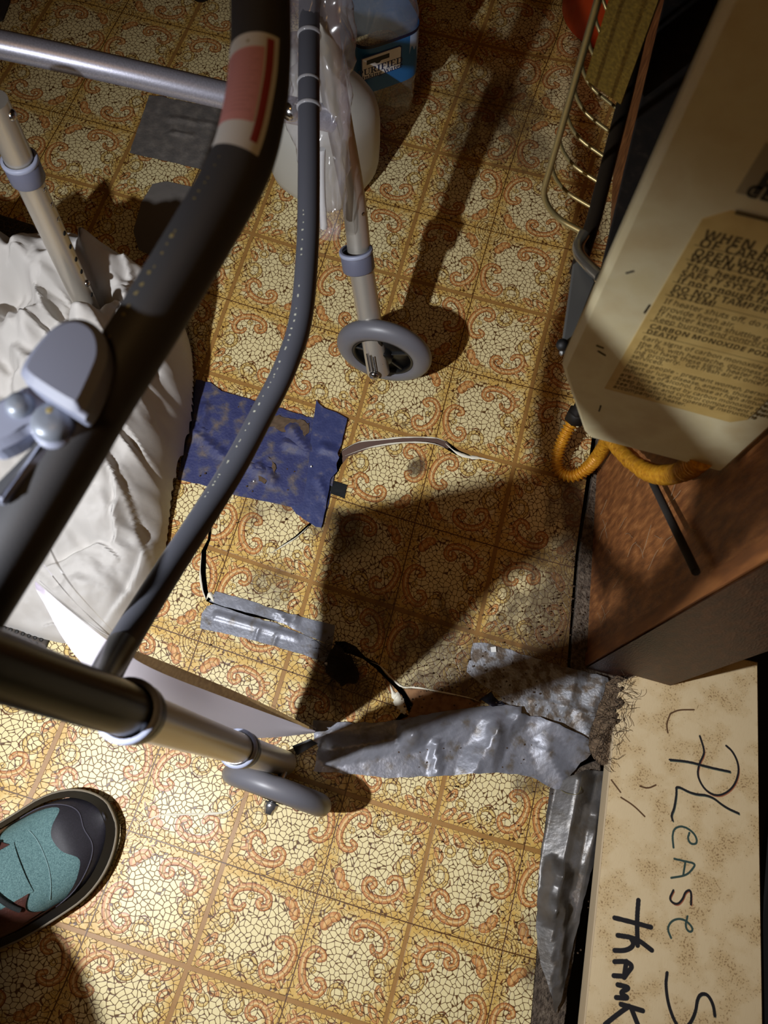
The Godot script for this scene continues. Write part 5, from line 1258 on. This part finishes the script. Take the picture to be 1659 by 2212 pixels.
	var E1 := smooth([Vector3(-0.3039, 0.362, 0.6275), Vector3(-0.2888, 0.318, 0.6258), Vector3(-0.2514, 0.203, 0.6244), Vector3(-0.1999, 0.098, 0.6272), Vector3(-0.1662, 0.045, 0.6318)], 5)
	var E2 := smooth([Vector3(-0.3042, 0.352, 0.6346), Vector3(-0.288, 0.308, 0.6349), Vector3(-0.2495, 0.194, 0.6345), Vector3(-0.1983, 0.092, 0.6339), Vector3(-0.1657, 0.042, 0.6341)], 5)
	var ne := E1.size() - 1
	var tan := mat(Color.WHITE, 0.7, 0.0, noise_tex(0.05, [[0.0, Color(0.52, 0.41, 0.25)], [1.0, Color(0.74, 0.62, 0.41)]], FastNoiseLite.TYPE_SIMPLEX_SMOOTH, 8), 6.0)
	obj("page_edge", joined([grid(3, ne, func(u, v): return E1[roundi(v * ne)].lerp(E2[roundi(v * ne)], u), true), grid(3, ne, func(u, v): return E1[roundi(v * ne)].lerp(E2[roundi(v * ne)], u) - Vector3(0, 0.002, 0))]), tan, bk)
	for k in 2:
		var o := Vector3(-0.004, 0.006, -0.008) * (k + 1)
		var L1 := smooth([A[0] + o * 2.2 + Vector3(0, -0.03 * (k + 1), 0), A[6] + o * 1.4, A[12] + o * 0.5], 5)
		obj("loose_sheet", grid(3, L1.size() - 1, func(u, v): return L1[roundi(v * (L1.size() - 1))] + Vector3(0.012, 0.0015, 0.006) * u * (0.25 + v)), cover if k == 0 else pane(Color(0.9, 0.9, 0.9), 0.5, 0.2), bk)

# ---------------------------------------------------------------- the shoe
func build_shoe() -> void:
	var tip: Vector3 = Vector3(-0.3564, 0.03, 0.789)
	var heel: Vector3 = Vector3(-0.4796, 0.03, 0.9121)
	var f := (heel - tip)
	f.y = 0
	f = f.normalized()
	var s := Vector3(-f.z, 0, f.x)   # across, towards the lower right
	if s.z < 0: s = -s
	var base := Vector3(tip.x, 0, tip.z)
	var t := thing("canvas_shoe", "teal canvas shoe with dark toe and brown leather lace stays", "shoe", base)
	var half := func(d: float, inner: bool) -> float:
		var k := clampf(d / 0.075, 0.0, 1.0)
		var w := 0.0575 * pow(1.0 - pow(1.0 - k, 2.1), 0.52)
		return w * (1.0 if not inner else 0.97) - maxf(0.0, d - 0.13) * 0.10
	var spine := func(d: float) -> Vector3: return base + f * d + s * (0.010 * sin(clampf(d / 0.28, 0.0, 1.0) * PI) - 0.004)
	var hgt := func(d: float) -> float: return 0.030 + 0.022 * smoothstep(0.0, 0.05, d) + 0.020 * smoothstep(0.05, 0.13, d) + 0.03 * smoothstep(0.12, 0.22, d)
	var surf := func(d: float, a: float, off: float) -> Vector3:
		# a from -1 (one edge) to 1 (other edge) over the top
		var ang := a * PI * 0.5
		var w: float = half.call(d, true) - 0.0045 + off
		var h: float = hgt.call(d) - 0.016 + off
		var cs := signf(sin(ang)) * pow(absf(sin(ang)), 0.78)
		return spine.call(d) + s * (cs * w) + Vector3.UP * (0.016 + h * pow(maxf(cos(ang), 0.0), 0.72))
	var sole_row := func(y: float, grow: float) -> Array:
		var out := []
		for k in 49:
			var q := -1.0 + 2.0 * k / 48.0
			var d := 0.27 * pow(absf(q), 2.0)
			out.append(spine.call(d) + s * (signf(q) * (half.call(d, false) + grow)) - f * (grow * exp(-d / 0.012)) + Vector3.UP * y)
		return out
	var weave := noise_tex(0.22, [[0.0, Color(0.22, 0.33, 0.34)], [0.5, Color(0.335, 0.455, 0.455)], [1.0, Color(0.44, 0.56, 0.55)]], FastNoiseLite.TYPE_VALUE, 2, 512, 1)
	var canvas := mat(Color.WHITE, 0.85, 0.0, weave, 14.0, noise_tex(0.25, [], FastNoiseLite.TYPE_VALUE, 5, 512, 1), 0.04)
	var darkcloth := mat(Color.WHITE, 0.6, 0.0, noise_tex(0.22, [[0.0, Color(0.075, 0.07, 0.09)], [1.0, Color(0.17, 0.155, 0.19)]], FastNoiseLite.TYPE_VALUE, 2, 512, 1), 14.0)
	var rubber := mat(Color(0.075, 0.075, 0.078), 0.6)
	var leather := mat(Color.WHITE, 0.5, 0.0, noise_tex(0.04, [[0.0, Color(0.20, 0.105, 0.085)], [1.0, Color(0.33, 0.18, 0.14)]], FastNoiseLite.TYPE_SIMPLEX_SMOOTH, 2), 9.0, noise_tex(0.1, []), 0.03)
	var cream := mat(Color(0.50, 0.46, 0.39), 0.7)
	var up := obj("upper", grid(40, 44, func(u, v): return surf.call(0.002 + 0.27 * v, u * 2.0 - 1.0, 0.0)), canvas, t)
	# sole: tread, cream line, dark foxing
	var rows := [sole_row.call(0.0, 0.0035), sole_row.call(0.010, 0.0050), sole_row.call(0.016, 0.0052)]
	obj("outsole", grid(48, 2, func(u, v): return rows[roundi(v * 2)][roundi(u * 48)]), mat(Color(0.06, 0.058, 0.055), 0.8), t)
	obj("welt_line", tube(sole_row.call(0.0185, 0.0036), 0.0023, 8, Vector3.UP), cream, t)
	obj("foxing", grid(48, 3, func(u, v):
		var r0: Vector3 = rows[2][roundi(u * 48)]
		var q: float = -1.0 + 2.0 * u
		var d: float = 0.27 * pow(absf(q), 2.0)
		var inw: Vector3 = (spine.call(maxf(d, 0.05)) - r0)
		inw.y = 0
		return r0 + inw.normalized() * (0.0005 + 0.0085 * v) + Vector3.UP * (0.003 + 0.0135 * v)), rubber, t)
	# dark toe overlay with its wavy rear edge
	obj("toe_overlay", grid(44, 14, func(u, v):
		var a: float = (u * 2.0 - 1.0) * 0.985
		var rear := 0.047 + 0.008 * cos(a * 8.0 + 0.6) + 0.055 * smoothstep(0.5, 1.0, -a) + 0.030 * smoothstep(0.55, 1.0, a)
		return surf.call(0.001 + (rear - 0.001) * v, a, 0.0012)), darkcloth, t)
	var st := []
	for k in 40:
		var a := -0.9 + 1.8 * k / 39.0
		st.append(surf.call(0.012 + 0.012 * (1.0 - absf(a)) + 0.10 * pow(absf(a), 3.0), a, 0.0016))
	obj("toe_seam", tube(st, 0.0007, 5), mat(Color(0.26, 0.25, 0.29), 0.8), t)
	# mudguard strip of brown leather low on the near side, and the lace stays
	obj("side_leather", grid(16, 12, func(u, v):
		var d: float = lerpf(0.080, 0.27, v)
		return surf.call(d, lerpf(0.80, 1.0, u) - 0.28 * smoothstep(0.05, 0.7, v) * (1.0 - u), 0.0016)), leather, t)
	for side in [1.0, -1.0]:
		obj("lace_stay", grid(12, 16, func(u, v):
			var d: float = lerpf(0.094, 0.27, v)
			var inner := 0.28
			var outer: float = 0.84 - 0.12 * (1.0 - v)
			return surf.call(d + 0.010 * sin(u * PI) * (1.0 if v < 0.05 else 0.0), side * lerpf(inner, outer, u), 0.0026), side < 0), leather, t)
	obj("tongue", grid(12, 14, func(u, v): return surf.call(lerpf(0.090, 0.26, v), lerpf(-0.30, 0.30, u), 0.0012 + 0.002 * sin(u * PI))), canvas, t)
	var cord := mat(Color.WHITE, 0.9, 0.0, noise_tex(0.25, [[0.0, Color(0.035, 0.045, 0.045)], [0.75, Color(0.07, 0.085, 0.085)], [1.0, Color(0.4, 0.42, 0.42)]], FastNoiseLite.TYPE_SIMPLEX, 2, 256, 1), 30.0)
	for k in 4:
		var d := 0.103 + 0.027 * k
		for sd in [1.0, -1.0]:
			var p := []
			for i in 11:
				var q := i / 10.0
				p.append(surf.call(d + 0.030 * q + (0.004 if sd > 0 else 0.0), sd * lerpf(0.40, -0.40, q), 0.0045 + 0.003 * sin(q * PI) + (0.002 if sd > 0 else 0.0)))
			obj("lace", tube(p, 0.0027, 8), cord, t)
	obj("eyelet", lathe([Vector2(0.0028, 0), Vector2(0.0048, 0.0006), Vector2(0.0048, 0.0012), Vector2(0.0028, 0.0016)], surf.call(0.142, 0.48, 0.0030), Vector3(0.2, 0.9, 0.3), 16), mat(Color(0.4, 0.38, 0.36), 0.3, 0.9), t)
	# stitch line across the vamp
	var vs := []
	for k in 24:
		var a := -0.35 + 0.95 * k / 23.0
		vs.append(surf.call(0.080 - 0.012 * cos(a * 3.0), a, 0.0006))
	obj("vamp_stitch", tube(vs, 0.0006, 5), mat(Color(0.45, 0.56, 0.56), 0.8), up)
	# unseen trouser leg out of the picture, placed to shade the lower-left floor
	obj("unseen_trouser_leg", tube(smooth([spine.call(0.245) + Vector3(0, 0.075, 0), spine.call(0.25) + Vector3(0, 0.16, 0), Vector3(-0.465, 0.34, 0.955), Vector3(-0.435, 0.47, 1.01)], 5), 0.062, 24), mat(Color(0.08, 0.085, 0.11), 0.9), t)

# ---------------------------------------------------------------- wall heater and what belongs to it
func build_heater() -> void:
	var zf := 0.3845
	var t := thing("wall_heater", "cream gas wall heater with a yellowed warning label on its end panel", "heater", Vector3(0.07, 0.45, 0.2))
	var cream := mat(Color.WHITE, 0.42, 0.0, noise_tex(0.008, [[0.0, Color(0.82, 0.765, 0.585)], [0.5, Color(0.86, 0.82, 0.67)], [1.0, Color(0.80, 0.73, 0.56)]], FastNoiseLite.TYPE_SIMPLEX_SMOOTH, 3, 512, 5), 4.0)
	var a: Vector3 = Vector3(-0.0295, 0.539, 0.3845)
	var b: Vector3 = Vector3(0.0105, 0.4483, 0.3845)
	var c: Vector3 = Vector3(0.1175, 0.4486, 0.3845)
	var d: Vector3 = Vector3(0.1207, 0.4618, 0.3845)
	var poly := PackedVector2Array([Vector2(a.x, 1.0), Vector2(a.x, a.y + 0.004), Vector2(a.x + 0.002, a.y - 0.002), Vector2(b.x - 0.003, b.y + 0.005), Vector2(b.x + 0.003, b.y), Vector2(c.x - 0.003, b.y), Vector2(c.x, b.y + 0.003), Vector2(c.x, 1.0)])
	var face := Transform3D(Basis(), Vector3(0, 0, zf - 0.016))
	obj("end_panel", prism(poly, face, 0.016, 0.0035), cream, t)
	var dark := mat(Color.WHITE, 0.7, 0.0, noise_tex(0.02, [[0.0, Color(0.035, 0.024, 0.016)], [0.7, Color(0.085, 0.06, 0.04)], [1.0, Color(0.16, 0.13, 0.10)]], FastNoiseLite.TYPE_SIMPLEX_SMOOTH, 5), 6.0)
	obj("casing", joined([block(Vector3(0.030, b.y + 0.012, -0.22), Vector3(0.060, 1.0, zf - 0.017), 0.001), block(Vector3(-0.012, b.y + 0.030, -0.22), Vector3(0.030, b.y + 0.036, zf - 0.017), 0.001)]), dark, t)
	obj("inner_panel", block(Vector3(a.x + 0.004, a.y + 0.05, zf - 0.036), Vector3(0.03, 1.0, zf - 0.0165), 0.001), mat(Color(0.10, 0.07, 0.045), 0.7), t)
	# brass reflector strip, seen edge-on between the wires
	var r0: Vector3 = Vector3(-0.061, 0.5, 0.0929)
	var r1: Vector3 = Vector3(-0.0278, 0.5, 0.1099)
	var rn := Vector3(-(r1.z - r0.z), 0, r1.x - r0.x).normalized() * 0.003
	var brass := mat(Color.WHITE, 0.38, 0.7, noise_tex(0.06, [[0.0, Color(0.35, 0.28, 0.10)], [1.0, Color(0.62, 0.52, 0.22)]], FastNoiseLite.TYPE_SIMPLEX_SMOOTH, 6), 9.0, noise_tex(0.12, []), 0.05)
	obj("brass_reflector", slab(PackedVector2Array([Vector2(r0.x, r0.z), Vector2(r1.x, r1.z), Vector2(r1.x + rn.x, r1.z + rn.z), Vector2(r0.x + rn.x, r0.z + rn.z)]), 0.50, 1.0, 0.0005), brass, t)
	var rail := mat(Color(0.15, 0.12, 0.085), 0.55, 0.3)
	obj("bottom_rail", tube([Vector3(-0.0268, 0.45, 0.2427), Vector3(-0.0236, 0.45, 0.1852), Vector3(-0.0223, 0.45, 0.0495), Vector3(-0.0231, 0.45, -0.0424)], 0.0065, 10), rail, t)
	var alu := mat(Color(0.40, 0.40, 0.39), 0.45, 0.5)
	obj("front_bracket", slab(PackedVector2Array([Vector2(-0.0327, 0.2476), Vector2(-0.0286, 0.2418), Vector2(-0.0227, 0.2446), Vector2(-0.0121, 0.2594), Vector2(-0.0202, 0.3246), Vector2(-0.0242, 0.33), Vector2(-0.0265, 0.3281), Vector2(-0.0266, 0.3172)]), 0.463, 0.468, 0.0012), alu, t)
	obj("bracket_foot", ball(Vector3(-0.0265, 0.476, 0.327), 0.0050, 1.0), mat(Color(0.02, 0.02, 0.02), 0.6), t)
	obj("chrome_rod", tube(smooth([Vector3(-0.0301, 0.468, 0.2175), Vector3(-0.0324, 0.468, 0.2288), Vector3(-0.03, 0.472, 0.241), Vector3(-0.0214, 0.48, 0.2553), Vector3(-0.0119, 0.486, 0.2663)], 5), 0.0048, 14), mat(Color(0.72, 0.70, 0.64), 0.22, 0.9), t)
	# guard: upright wires that bend in at the foot
	var wire := mat(Color(0.62, 0.56, 0.38), 0.33, 0.65)
	var c0: Vector3 = Vector3(-0.071, 0.45, 0.1904)
	var c1: Vector3 = Vector3(-0.0705, 0.45, 0.0105)
	var e0: Vector3 = Vector3(-0.0246, 0.45, 0.2037)
	var e1: Vector3 = Vector3(-0.0237, 0.45, 0.0418)
	for k in 10:
		var q := k / 6.0
		var cn := c0.lerp(c1, q)
		var en := e0.lerp(e1, q)
		var u := (en - cn)
		var p := [cn + Vector3(0, 0.55, 0), cn + Vector3(0, 0.30, 0), cn + Vector3(0, 0.06, 0)]
		for i in 7:
			var g := i / 6.0 * PI / 2
			p.append(cn + Vector3(0, 0.028 * (1.0 - sin(g)), 0) + u.normalized() * 0.028 * (1.0 - cos(g)))
		p.append(en)
		obj("guard_wire", tube(p, 0.0026 if k == 0 else 0.0017, 10), wire, t)
	# yellowed label with its warning text
	var lab := mat(Color.WHITE, 0.55, 0.0, noise_tex(0.012, [[0.0, Color(0.74, 0.62, 0.36)], [1.0, Color(0.84, 0.73, 0.46)]], FastNoiseLite.TYPE_SIMPLEX_SMOOTH, 9), 6.0)
	var l0: Vector3 = Vector3(0.0034, 0.5309, 0.3845)
	var l1: Vector3 = Vector3(0.0067, 0.723, 0.3845)
	var l2: Vector3 = Vector3(0.0988, 0.5361, 0.3845)
	var lx1 := minf(l2.x, c.x - 0.004)
	var lp := PackedVector2Array([Vector2(l0.x, l0.y), Vector2(lx1 - 0.008, l0.y - 0.002), Vector2(lx1, l0.y + 0.007), Vector2(lx1, l1.y), Vector2(l0.x + 0.010, l1.y), Vector2(l0.x, l1.y - 0.010)])
	var label := obj("warning_label", prism(lp, Transform3D(Basis(), Vector3(0, 0, zf)), 0.0006), lab, t)
	var ink := mat(Color(0.33, 0.265, 0.13), 0.7)
	var z := zf + 0.0006
	var rows := [["WHEN  USED  WITHOUT", Vector3(0.0088, 0.7063, 0.3845), 0.0086], ["OF CARBON MONOXIDE", Vector3(0.0088, 0.6997, 0.3845), 0.0086],
		["OPEN WINDOW AND", Vector3(0.0118, 0.6917, 0.3845), 0.0078], ["WHEN USING HEATER", Vector3(0.0118, 0.6866, 0.3845), 0.0078],
		["This  heater is  equipped", Vector3(0.0087, 0.6789, 0.3845), 0.0066], ["SAFETY SYSTEM designed", Vector3(0.0085, 0.6726, 0.3845), 0.0066], ["if not enough fresh air", Vector3(0.0085, 0.6662, 0.3845), 0.0066],
		["DO NOT TAMPER WITH", Vector3(0.0117, 0.6592, 0.3845), 0.0068], ["SYSTEM!", Vector3(0.0115, 0.6532, 0.3845), 0.0068],
		["If heater shuts off, do not", Vector3(0.008, 0.6452, 0.3845), 0.0058], ["provide fresh air.", Vector3(0.0078, 0.6384, 0.3845), 0.0058], ["If heater keeps shutting off, have", Vector3(0.0078, 0.6326, 0.3845), 0.0058], ["Keep burner and control compart", Vector3(0.0079, 0.6266, 0.3845), 0.0058],
		["CARBON MONOXIDE POISONING MAY", Vector3(0.0102, 0.6184, 0.3845), 0.0060], ["DEATH", Vector3(0.0105, 0.6122, 0.3845), 0.0060],
		["Early signs of carbon monoxide poisoning", Vector3(0.0074, 0.6042, 0.3845), 0.0054], ["the flu, with headache, dizziness and/or", Vector3(0.0077, 0.5976, 0.3845), 0.0054], ["If you have these signs, heater may not be", Vector3(0.0075, 0.5924, 0.3845), 0.0054], ["ing properly.  Get fresh air at once! Have", Vector3(0.0073, 0.5871, 0.3845), 0.0054], ["serviced.", Vector3(0.0069, 0.5815, 0.3845), 0.0054],
		["Some people - pregnant women, persons with", Vector3(0.007, 0.575, 0.3845), 0.0052], ["heart or lung disease, anemia, those under the", Vector3(0.0068, 0.5686, 0.3845), 0.0052], ["influence of alcohol, those at high altitudes", Vector3(0.0063, 0.5627, 0.3845), 0.0052], ["are more affected by carbon monoxide than others.", Vector3(0.0063, 0.5562, 0.3845), 0.0052], ["Keep burner and control compartment clean.", Vector3(0.0061, 0.5502, 0.3845), 0.0052], ["See installation and operating instructions", Vector3(0.0057, 0.5446, 0.3845), 0.0052], ["accompanying heater.", Vector3(0.0054, 0.539, 0.3845), 0.0052]]
	for r in rows:
		var p: Vector3 = r[1]
		lettering(r[0], r[2] * 1.12, Transform3D(Basis.from_scale(Vector3(0.86, 1, 1)), Vector3(l0.x + 0.0045, p.y - r[2] * 0.3, z)), ink, label, "text_line", "Droid Sans", r[2] > 0.0059)
	for y in [Vector3(0.0108, 0.6944, 0.3845), Vector3(0.0107, 0.6821, 0.3845), Vector3(0.0095, 0.6618, 0.3845), Vector3(0.0087, 0.6492, 0.3845), Vector3(0.0086, 0.6218, 0.3845), Vector3(0.0085, 0.608, 0.3845)]:
		obj("rule_line", block(Vector3(l0.x + 0.003, y.y - 0.0002, z - 0.0003), Vector3(lx1 - 0.003, y.y + 0.0002, z + 0.0001), 0.00004), ink, label)
	obj("worn_edge", block(Vector3(l0.x + 0.012, l1.y - 0.001, z - 0.0003), Vector3(lx1 - 0.02, l1.y + 0.0012, z + 0.0004), 0.0002), ink, label)
	var n0: Vector3 = Vector3(0.0107, 0.7352, 0.3845)
	var n1: Vector3 = Vector3(0.0054, 0.7562, 0.3845)
	var plate := obj("maker_label", prism(PackedVector2Array([Vector2(n0.x, n0.y), Vector2(c.x - 0.006, n0.y), Vector2(c.x - 0.006, n1.y + 0.01), Vector2(n0.x, n1.y + 0.01)]), Transform3D(Basis(), Vector3(0, 0, zf)), 0.0005), mat(Color(0.62, 0.58, 0.48), 0.5), t)
	var blackink := mat(Color(0.05, 0.05, 0.045), 0.6)
	var rp: Vector3 = Vector3(0.0156, 0.7438, 0.3845)
	lettering("R", 0.020, Transform3D(Basis(), Vector3(rp.x, rp.y, z)), blackink, plate, "lettering", "Droid Sans", true)
	var rq: Vector3 = Vector3(0.0141, 0.7383, 0.3845)
	lettering("CERT", 0.011, Transform3D(Basis(), Vector3(rq.x, rq.y, z)), blackink, plate, "lettering", "Droid Sans", true)
	# scuffs on the paint
	for s in [[Vector3(-0.015, 0.5805, 0.3845), Vector3(-0.01, 0.5795, 0.3845)], [Vector3(-0.0124, 0.5747, 0.3845), Vector3(-0.0067, 0.5715, 0.3845)], [Vector3(-0.0183, 0.6583, 0.3845), Vector3(-0.0148, 0.6619, 0.3845)], [Vector3(0.0016, 0.6267, 0.3845), Vector3(0.002, 0.6358, 0.3845)], [Vector3(0.0084, 0.4963, 0.3845), Vector3(0.0074, 0.5052, 0.3845)]]:
		obj("scuff_mark", tube([s[0], s[1]], 0.0006, 5), mat(Color(0.10, 0.08, 0.05), 0.8), t)

	# yellow corrugated gas hose
	var hose := thing("gas_hose", "yellow corrugated gas hose looping below the heater", "hose", Vector3(0.06, 0, 0.2))
	var yel := mat(Color.WHITE, 0.42, 0.15, noise_tex(0.05, [[0.0, Color(0.52, 0.32, 0.06)], [0.5, Color(0.80, 0.55, 0.12)], [1.0, Color(0.88, 0.68, 0.22)]], FastNoiseLite.TYPE_SIMPLEX_SMOOTH, 2), 9.0)
	var ridges := func(path: Array) -> ArrayMesh:
		var fine := smooth(path, 26)
		var len := 0.0
		var rr := []
		for i in fine.size():
			if i: len += fine[i].distance_to(fine[i - 1])
			rr.append(0.0076 + 0.0016 * cos(len * TAU / 0.0047))
		return tube(fine, rr, 18)
	obj("left_loop", ridges.call([Vector3(0.0486, 0.05, 0.1702), Vector3(0.0437, 0.042, 0.1849), Vector3(0.0406, 0.026, 0.2058), Vector3(0.0429, 0.016, 0.2213), Vector3(0.0514, 0.014, 0.2328), Vector3(0.0677, 0.02, 0.2345), Vector3(0.0806, 0.034, 0.2243), Vector3(0.0861, 0.058, 0.2161), Vector3(0.0855, 0.1, 0.2149), Vector3(0.0814, 0.15, 0.2197)]), yel, hose)
	obj("right_loop", ridges.call([Vector3(0.072, 0.1962, 0.255), Vector3(0.078, 0.2504, 0.2937), Vector3(0.084, 0.3056, 0.3299), Vector3(0.09, 0.3527, 0.3553), Vector3(0.094, 0.3983, 0.372), Vector3(0.096, 0.4343, 0.3799), Vector3(0.097, 0.4573, 0.3817)]), yel, hose)
	var nut := mat(Color(0.13, 0.11, 0.09), 0.6, 0.4)
	obj("fitting_nut", lathe([Vector2(0.0001, 0), Vector2(0.0125, 0), Vector2(0.0135, 0.0015), Vector2(0.0135, 0.014), Vector2(0.0125, 0.0155), Vector2(0.0095, 0.016), Vector2(0.0095, 0.032), Vector2(0.0001, 0.032)], Vector3(0.0478, 0.05, 0.1725), (Vector3(0.0491, 0.072, 0.1624) - Vector3(0.0478, 0.05, 0.1725)).normalized(), 6), nut, hose)
	obj("supply_pipe", tube([Vector3(0.0485, 0.058, 0.1672), Vector3(0.0498, 0.085, 0.1579), Vector3(0.0582, 0.12, 0.1327)], 0.0085, 14), nut, hose)

	# orange bucket in the shadow behind the guard
	var o: Vector3 = Vector3(-0.028, 0, -0.5722)
	var bucket := thing("orange_bucket", "orange plastic bucket in shadow behind the heater's wire guard", "bucket", o)
	obj("pail", lathe([Vector2(0.0001, 0.002), Vector2(0.084, 0.002), Vector2(0.088, 0.006), Vector2(0.108, 0.27), Vector2(0.113, 0.27), Vector2(0.113, 0.278), Vector2(0.106, 0.278), Vector2(0.085, 0.010), Vector2(0.0001, 0.010)], o, Vector3.UP, 40), mat(Color(0.80, 0.26, 0.06), 0.5), bucket)
	var hp := []
	for k in 13:
		var g := PI * k / 12.0
		hp.append(o + Vector3(-0.118 * sin(g) * 0.75, 0.262 - 0.235 * sin(g), 0.115 * cos(g)))
	obj("bail_wire", tube(smooth(hp, 3), 0.0020, 8), mat(Color(0.50, 0.45, 0.38), 0.4, 0.5), bucket)

# ---------------------------------------------------------------- all together
func _ready() -> void:
	var cam := Camera3D.new()
	cam.name = "camera"
	add_child(cam)
	cam.transform = Transform3D(Basis(Vector3(0.96227, 0.01323, -0.27176), Vector3(-0.26237, 0.30957, -0.91396), Vector3(0.07204, 0.95078, 0.30137)).orthonormalized(), Vector3(-0.0773, 1.0593, 0.6795))
	var look := CameraAttributesPhysical.new()
	look.frustum_focal_length = 20.06
	look.frustum_focus_distance = 1.10
	look.exposure_aperture = 7.5
	look.frustum_near = 0.05
	look.frustum_far = 20.0
	cam.attributes = look
	cam.fov = 61.75
	cam.near = 0.05
	cam.current = true
	var env := Environment.new()
	env.background_mode = Environment.BG_COLOR
	env.background_color = Color(0.02, 0.017, 0.013)
	env.tonemap_mode = Environment.TONE_MAPPER_LINEAR
	env.tonemap_exposure = 1.0
	env.sdfgi_enabled = true
	env.ssao_enabled = true
	env.ssil_enabled = true
	var we := WorldEnvironment.new()
	we.name = "environment"
	we.environment = env
	add_child(we)
	# hand-held flashlight, left of the picture
	var lp := Vector3(-0.53, 0.91, 0.88)
	var aim := Vector3(-0.22, 0.0, 0.52)
	var spot := SpotLight3D.new()
	spot.name = "flashlight_beam"
	add_child(spot)
	spot.look_at_from_position(lp, aim, Vector3.UP)
	spot.light_color = Color(0.97, 0.98, 1.0)
	spot.light_energy = 1.2
	spot.light_size = 0.012
	spot.spot_angle = 51.5
	spot.spot_angle_attenuation = 1.0
	spot.spot_range = 6.0
	spot.spot_attenuation = 2.0
	spot.shadow_enabled = true
	# weak warm ceiling lamp out of view, placed to lighten the shadows
	var lampc := Vector3(-0.35, 2.27, 0.95)
	var area := AreaLight3D.new()
	area.name = "unseen_ceiling_lamp_light"
	add_child(area)
	area.position = lampc - Vector3(0, 0.03, 0)
	area.rotation_degrees = Vector3(-90, 0, 0)
	area.area_size = Vector2(0.30, 0.30)
	area.light_color = Color(1.0, 0.78, 0.50)
	area.light_energy = 0.20
	area.area_range = 6.0
	area.shadow_enabled = true
	build_floor()
	build_panel_wall()
	var lamp := thing("unseen_ceiling_lamp", "unseen warm ceiling lamp, placed to lighten the shadows on the floor", "lamp", lampc)
	obj("unseen_lamp_frame", block(lampc + Vector3(-0.18, -0.012, -0.18), lampc + Vector3(0.18, 0.03, 0.18), 0.004), mat(Color(0.7, 0.68, 0.62), 0.5), lamp)
	var glow := mat(Color(0.8, 0.75, 0.65), 0.5)
	glow.emission_enabled = true
	glow.emission = Color(1.0, 0.78, 0.50)
	glow.emission_energy_multiplier = 0.5
	obj("unseen_lamp_diffuser", block(lampc + Vector3(-0.15, -0.022, -0.15), lampc + Vector3(0.15, -0.012, 0.15), 0.003), glow, lamp)
	build_board()
	build_tapes()
	build_heater()
	build_walker()
	build_cloth()
	build_vessels()
	build_bag()
	build_left()
	build_shoe()
	build_dust()
	var fd := (aim - lp).normalized()
	var fl := thing("flashlight", "black flashlight held left of the picture, lighting the floor", "flashlight", lp)
	obj("flashlight_body", lathe([Vector2(0.0001, -0.16), Vector2(0.013, -0.16), Vector2(0.014, -0.155), Vector2(0.014, -0.05), Vector2(0.02, -0.03), Vector2(0.02, -0.008), Vector2(0.0185, -0.008)], lp, fd, 24), mat(Color(0.03, 0.03, 0.03), 0.5), fl)
	var lens := mat(Color(0.9, 0.9, 0.9), 0.3)
	lens.emission_enabled = true
	lens.emission = Color(1.0, 0.97, 0.93)
	lens.emission_energy_multiplier = 3.0
	obj("flashlight_lens", lathe([Vector2(0.0001, -0.012), Vector2(0.0185, -0.012), Vector2(0.0185, -0.010), Vector2(0.0001, -0.009)], lp - fd * 0.006, fd, 24), lens, fl)
